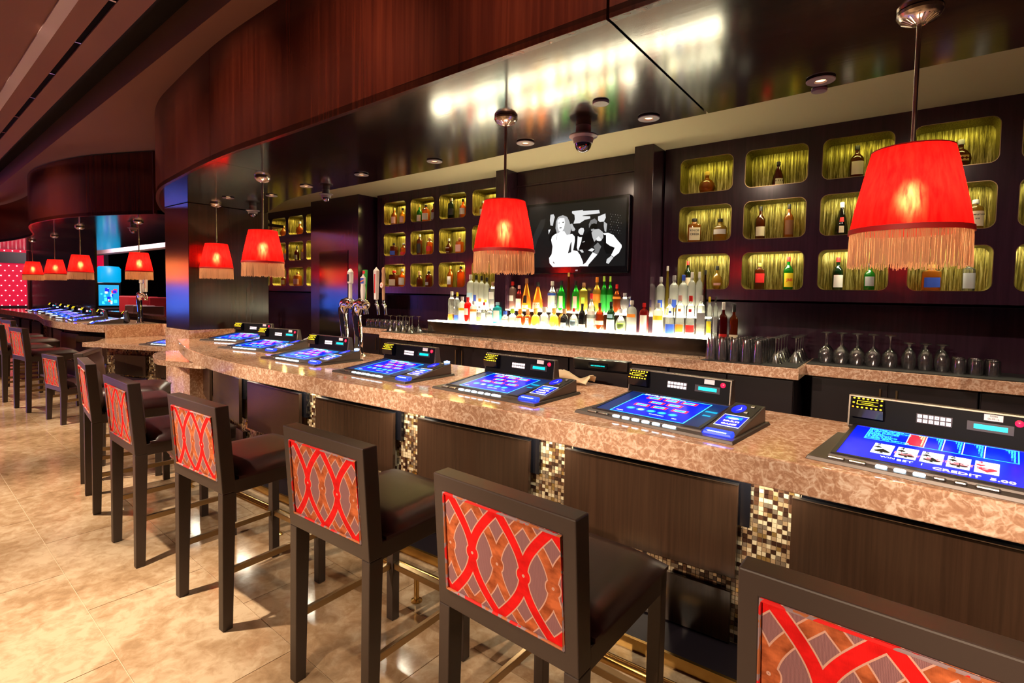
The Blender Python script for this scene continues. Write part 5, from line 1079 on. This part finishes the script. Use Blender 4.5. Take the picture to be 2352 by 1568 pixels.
for (p, t) in along(lw, .03):
    rz = math.atan2(-t.y, -t.x); cs, sn = math.cos(rz), math.sin(rz)
    for r in range(27):
        z = .06+r*.03; h = .013; mi = rnd.randrange(6)
        stf.add([(p.x-OL.x+a*cs-b*sn, p.y-OL.y+a*sn+b*cs, z+c) for a, b, c in ((-h, -.008, -h), (h, -.008, -h), (h, -.008, h), (-h, -.008, h))], [(0, 1, 2, 3)], mi)
sfo = stf.build('mosaic_field', [n for n, *_ in TM], lf); sfo['kind'] = 'stuff'
lowf = thing('panelled_bar', 'short mosaic and panel front under the lowered counter', 'bar front', (-8.6, 2.85, 0))
LA = [(-7.43, 3.05), (-7.9, 2.92), (-9.3, 2.42), (-9.78, 2.62)]; OLA = Vector((-8.6, 2.85, 0))
rel(MB().prism(LA+[(-9.78, 2.7), (-9.3, 2.5), (-7.9, 3.0), (-7.43, 3.12)], 0, .7345), OLA).build('backing_wall', 'grout', lowf)
stf = MB()
for (p, t) in along(LA, .025):
    rz = math.atan2(-t.y, -t.x); cs, sn = math.cos(rz), math.sin(rz)
    for r in range(28):
        z = .03+r*.025; h = .011; mi = rnd.randrange(6)
        stf.add([(p.x-OLA.x+a*cs-b*sn, p.y-OLA.y+a*sn+b*cs, z+c) for a, b, c in ((-h, -.008, -h), (h, -.008, -h), (h, -.008, h), (-h, -.008, h))], [(0, 1, 2, 3)], mi)
sfo = stf.build('mosaic_field', [n for n, *_ in TM], lowf); sfo['kind'] = 'stuff'
for s in (.16, .95):
    p, t = along(LA, .01)[int((.5+s)/.01)]; rz = math.atan2(-t.y, -t.x)
    MB().box(-.3, .3, -.05, -.03, .33, .62).build('door_panel', 'door_wood', lowf, (p.x-OLA.x, p.y-OLA.y, 0), rz); MB().box(-.28, .28, -.03, -.01, .05, .30).build('lower_panel', 'purple_panel', lowf, (p.x-OLA.x, p.y-OLA.y, 0), rz)
index_kids()
LM = [((-10.35, 2.66), -18, 'poker machine at the near end of the second bar'), ((-11.1, 2.53), -8, 'poker machine second from the end of the second bar'), ((-12.0, 2.50), 2, 'poker machine third from the end of the second bar'),
      ((-12.95, 2.58), 7, 'poker machine fourth from the end of the second bar'), ((-13.9, 2.70), 6, 'poker machine fifth from the end of the second bar'), ((-14.9, 2.78), 2, 'poker machine sixth from the end of the second bar'), ((-15.9, 2.78), 0, 'farthest poker machine on the second bar')]
for k, ((x, y), rz, lab) in enumerate(LM):
    o = copy_tree(mach['menu' if k % 3 else 'glow']); o.location = (x-.75 if k else x-.55, y, ZB); o.rotation_euler = (0, 0, R_(rz)); tag(o, lab, 'poker machine', 'poker machines on the second bar')
o = copy_tree(mach['glow']); o.location = (-8.45, 2.58, .80); o.rotation_euler = (0, 0, R_(18)); tag(o, 'poker machine on the lowered counter, half hidden by the column', 'poker machine')
rb_ = bottle(-9.1, 3.42, ZB, .17, .065, 'std', 'pink', 'orange', [('red', .15, .42, 6.2)], 'small red-labelled drink bottle on the ledge left of the column')
bc2 = MB().box(-17.2, -10.5, 4.5, 4.8, .86, .94).build('back_counter', 'stone', None); tag(bc2, 'stone back counter of the second bar', 'counter')
bc3 = MB().box(-17.2, -10.5, 4.55, 4.8, 0, .859).build('back_cabinet', 'cabinet_dark', None); tag(bc3, 'long black cabinet behind the second bar', 'cabinet')
tower(-10.15, 3.1, 'small distant chrome beer tower on the second bar', R_(-4), ((.08, 0, 'lantern'), (.0, .06, 'shield'), (.14, .06, 'tallpink')))
# ---------------------------------------------------------------- far background at left
pier = MB().box(-20.4, -14.17, 3.5, 3.54, 0, ZS+.02).build('wall_left', 'column_wood', None); struct(pier, 'broad dark pier behind the second bar')
pe = MB().box(-20.55, -20.41, 3.46, 3.56, 0, ZS+.02).build('trim_7', 'steel', None); struct(pe, 'bright metal edge of the dark pier')
redm, rt_, ro_ = nt('red_wall'); rb2 = pbsdf(rt_, ro_, (.62, .006, .04), .5); rb2.inputs['Emission Color'].default_value = (.75, .005, .05, 1); rb2.inputs['Emission Strength'].default_value = .7; MATS['red_wall'] = redm
rw = thing('red_wall_panel', 'glowing red wall panel studded with white dots at the left edge', 'wall panel', (-24.5, 4.5, 0))
MB().box(0, .1, -1.7, .6, 0, 3.4).build('panel', 'red_wall', rw)
dt = MB()
for j in range(16):
    for i in range(11):
        dt.box(.1, .112, -1.65+.2*i+(.1 if j % 2 else 0), -1.65+.2*i+(.1 if j % 2 else 0)+.028, .55+.17*j, .578+.17*j)
dto = dt.build('lamp_dots', 'wall_dot', rw); dto['kind'] = 'stuff'
MB().box(.1, .3, -1.7, .6, 2.35, 2.72).build('dark_band', 'steel_dark', rw)
MB().box(.1, .5, -1.7, .6, .0, .9).build('plinth', 'steel_dark', rw)
fw = struct(MB().box(-45, 4, 11.9, 12, 0, 4).build('wall_far', 'matte_black'), 'dark far wall of the gaming floor')
bm_ = MB().box(-25.5, -16.5, 6.0, 6.3, 2.80, 3.16).build('trim_6', 'ceiling_pale', None); struct(bm_, 'pale beam across the opening behind the second bar')
light('AREA', 'beam_light', (-20, 5.3, 3.3), 60, (.9, .7, .85), aim=(-20, 6.1, 2.9), size=5, sy=.1)
arch = MB().box(-26.1, -25.4, 6.5, 6.56, 2.3, 2.95).build('wall_sign', 'red_wall', None); tag(arch, 'narrow glowing red sign beyond the second bar', 'sign')
def slot_machine(x, y, rz, lab, top, scr='screen_teal'):
    t = thing('slot_machine', lab, 'slot machine', (x, y, 0), R_(rz), 'slot machines on the gaming floor')
    MB().hexa([(-.36, 0, 0), (.36, 0, 0), (.36, .5, 0), (-.36, .5, 0), (-.36, .12, 1.75), (.36, .12, 1.75), (.36, .5, 1.75), (-.36, .5, 1.75)]).build('cabinet', 'gloss_black', t, bevel=.02)
    MB().box(-.36, .36, -.16, .1, .78, .84).build('button_deck', 'steel_dark', t, bevel=.01)
    MB().lathe([(.33, 0), (.36, .05), (.36, .50), (.30, .58), (0, .6)], 20, (0, .28, 1.75), ysc=.4).build('topper', top, t, smooth=40)
    sc_ = MB().hexa([(-.29, .045, .92), (.29, .045, .92), (.29, .075, .92), (-.29, .075, .92), (-.29, .092, 1.66), (.29, .092, 1.66), (.29, .12, 1.66), (-.29, .12, 1.66)]).build('screen', scr, t)
    g = MB(); r = random.Random(2)
    for i in range(26):
        a = r.uniform(-.26, .16); z = r.uniform(.96, 1.5); w = r.uniform(.03, .12); h = r.uniform(.03, .13); e = .002+.0003*i
        f = lambda q: .045+.047*(q-.92)/.74-e
        g.add([(a, f(z), z), (a+w, f(z), z), (a+w, f(z+h), z+h), (a, f(z+h), z+h)], [(0, 1, 2, 3)], r.randrange(4))
    g.build('screen_graphics', ['screen_cyan', 'screen_white', 'screen_red', 'screen_blue'], sc_)
slot_machine(-22.75, 6.0, 72, 'slot machine with cyan and blue screen seen through the opening behind the second bar', 'screen_teal')
for k, (x, y, top) in enumerate(((-15.6, -.55, 'added_topper_orange'), (-15.9, -1.5, 'added_topper_red'), (-16.2, -2.45, 'added_topper_orange'), (-16.5, -3.4, 'added_topper_red'))):  # unseen machines added left of view for orange and blue reflections on the column
    slot_machine(x, y, 90, ('added unseen slot machine with orange topper nearest the second bar stools', 'added unseen slot machine with red topper, second along the aisle', 'added unseen slot machine with orange topper, third along the aisle', 'added unseen slot machine with red topper, last along the aisle')[k], top, 'added_slot_screen')
def lounge(x, y, lab, mat, h):
    t = thing('lounge_chair', lab, 'chair', (x, y, 0), R_(65), 'chairs beyond the second bar')
    MB().box(-.24, .24, -.22, .22, .42, .5).build('seat', 'leather', t, bevel=.02); MB().box(-.27, .27, .18, .25, .5, h).build('backrest', mat, t, bevel=.04)
    for sx in (-.2, .2):
        for sy in (-.18, .2): MB().box(sx-.02, sx+.02, sy-.02, sy+.02, 0, .42).build('leg', 'stool_frame', t)
plain('chair_red', (.55, .02, .03), .5); plain('chair_pink', (.85, .55, .52), .5)
for k, (x, y) in enumerate(((-20.8, 6.0), (-19.9, 6.0), (-19.0, 6.0), (-18.0, 6.0))): lounge(x, y, 'red upholstered chair beyond the second bar, %s from left' % words[k], 'chair_red', 1.3)
for k, (x, y) in enumerate(((-17.6, 5.25), (-16.95, 5.25), (-16.3, 5.25))): lounge(x, y, 'pale pink chair beyond the second bar, %s of three from left' % words[k], 'chair_pink', 1.08)
light('POINT', 'far_room_light', (-19.5, 4.9, 3.0), 120, (1, .8, .7), size=.2)
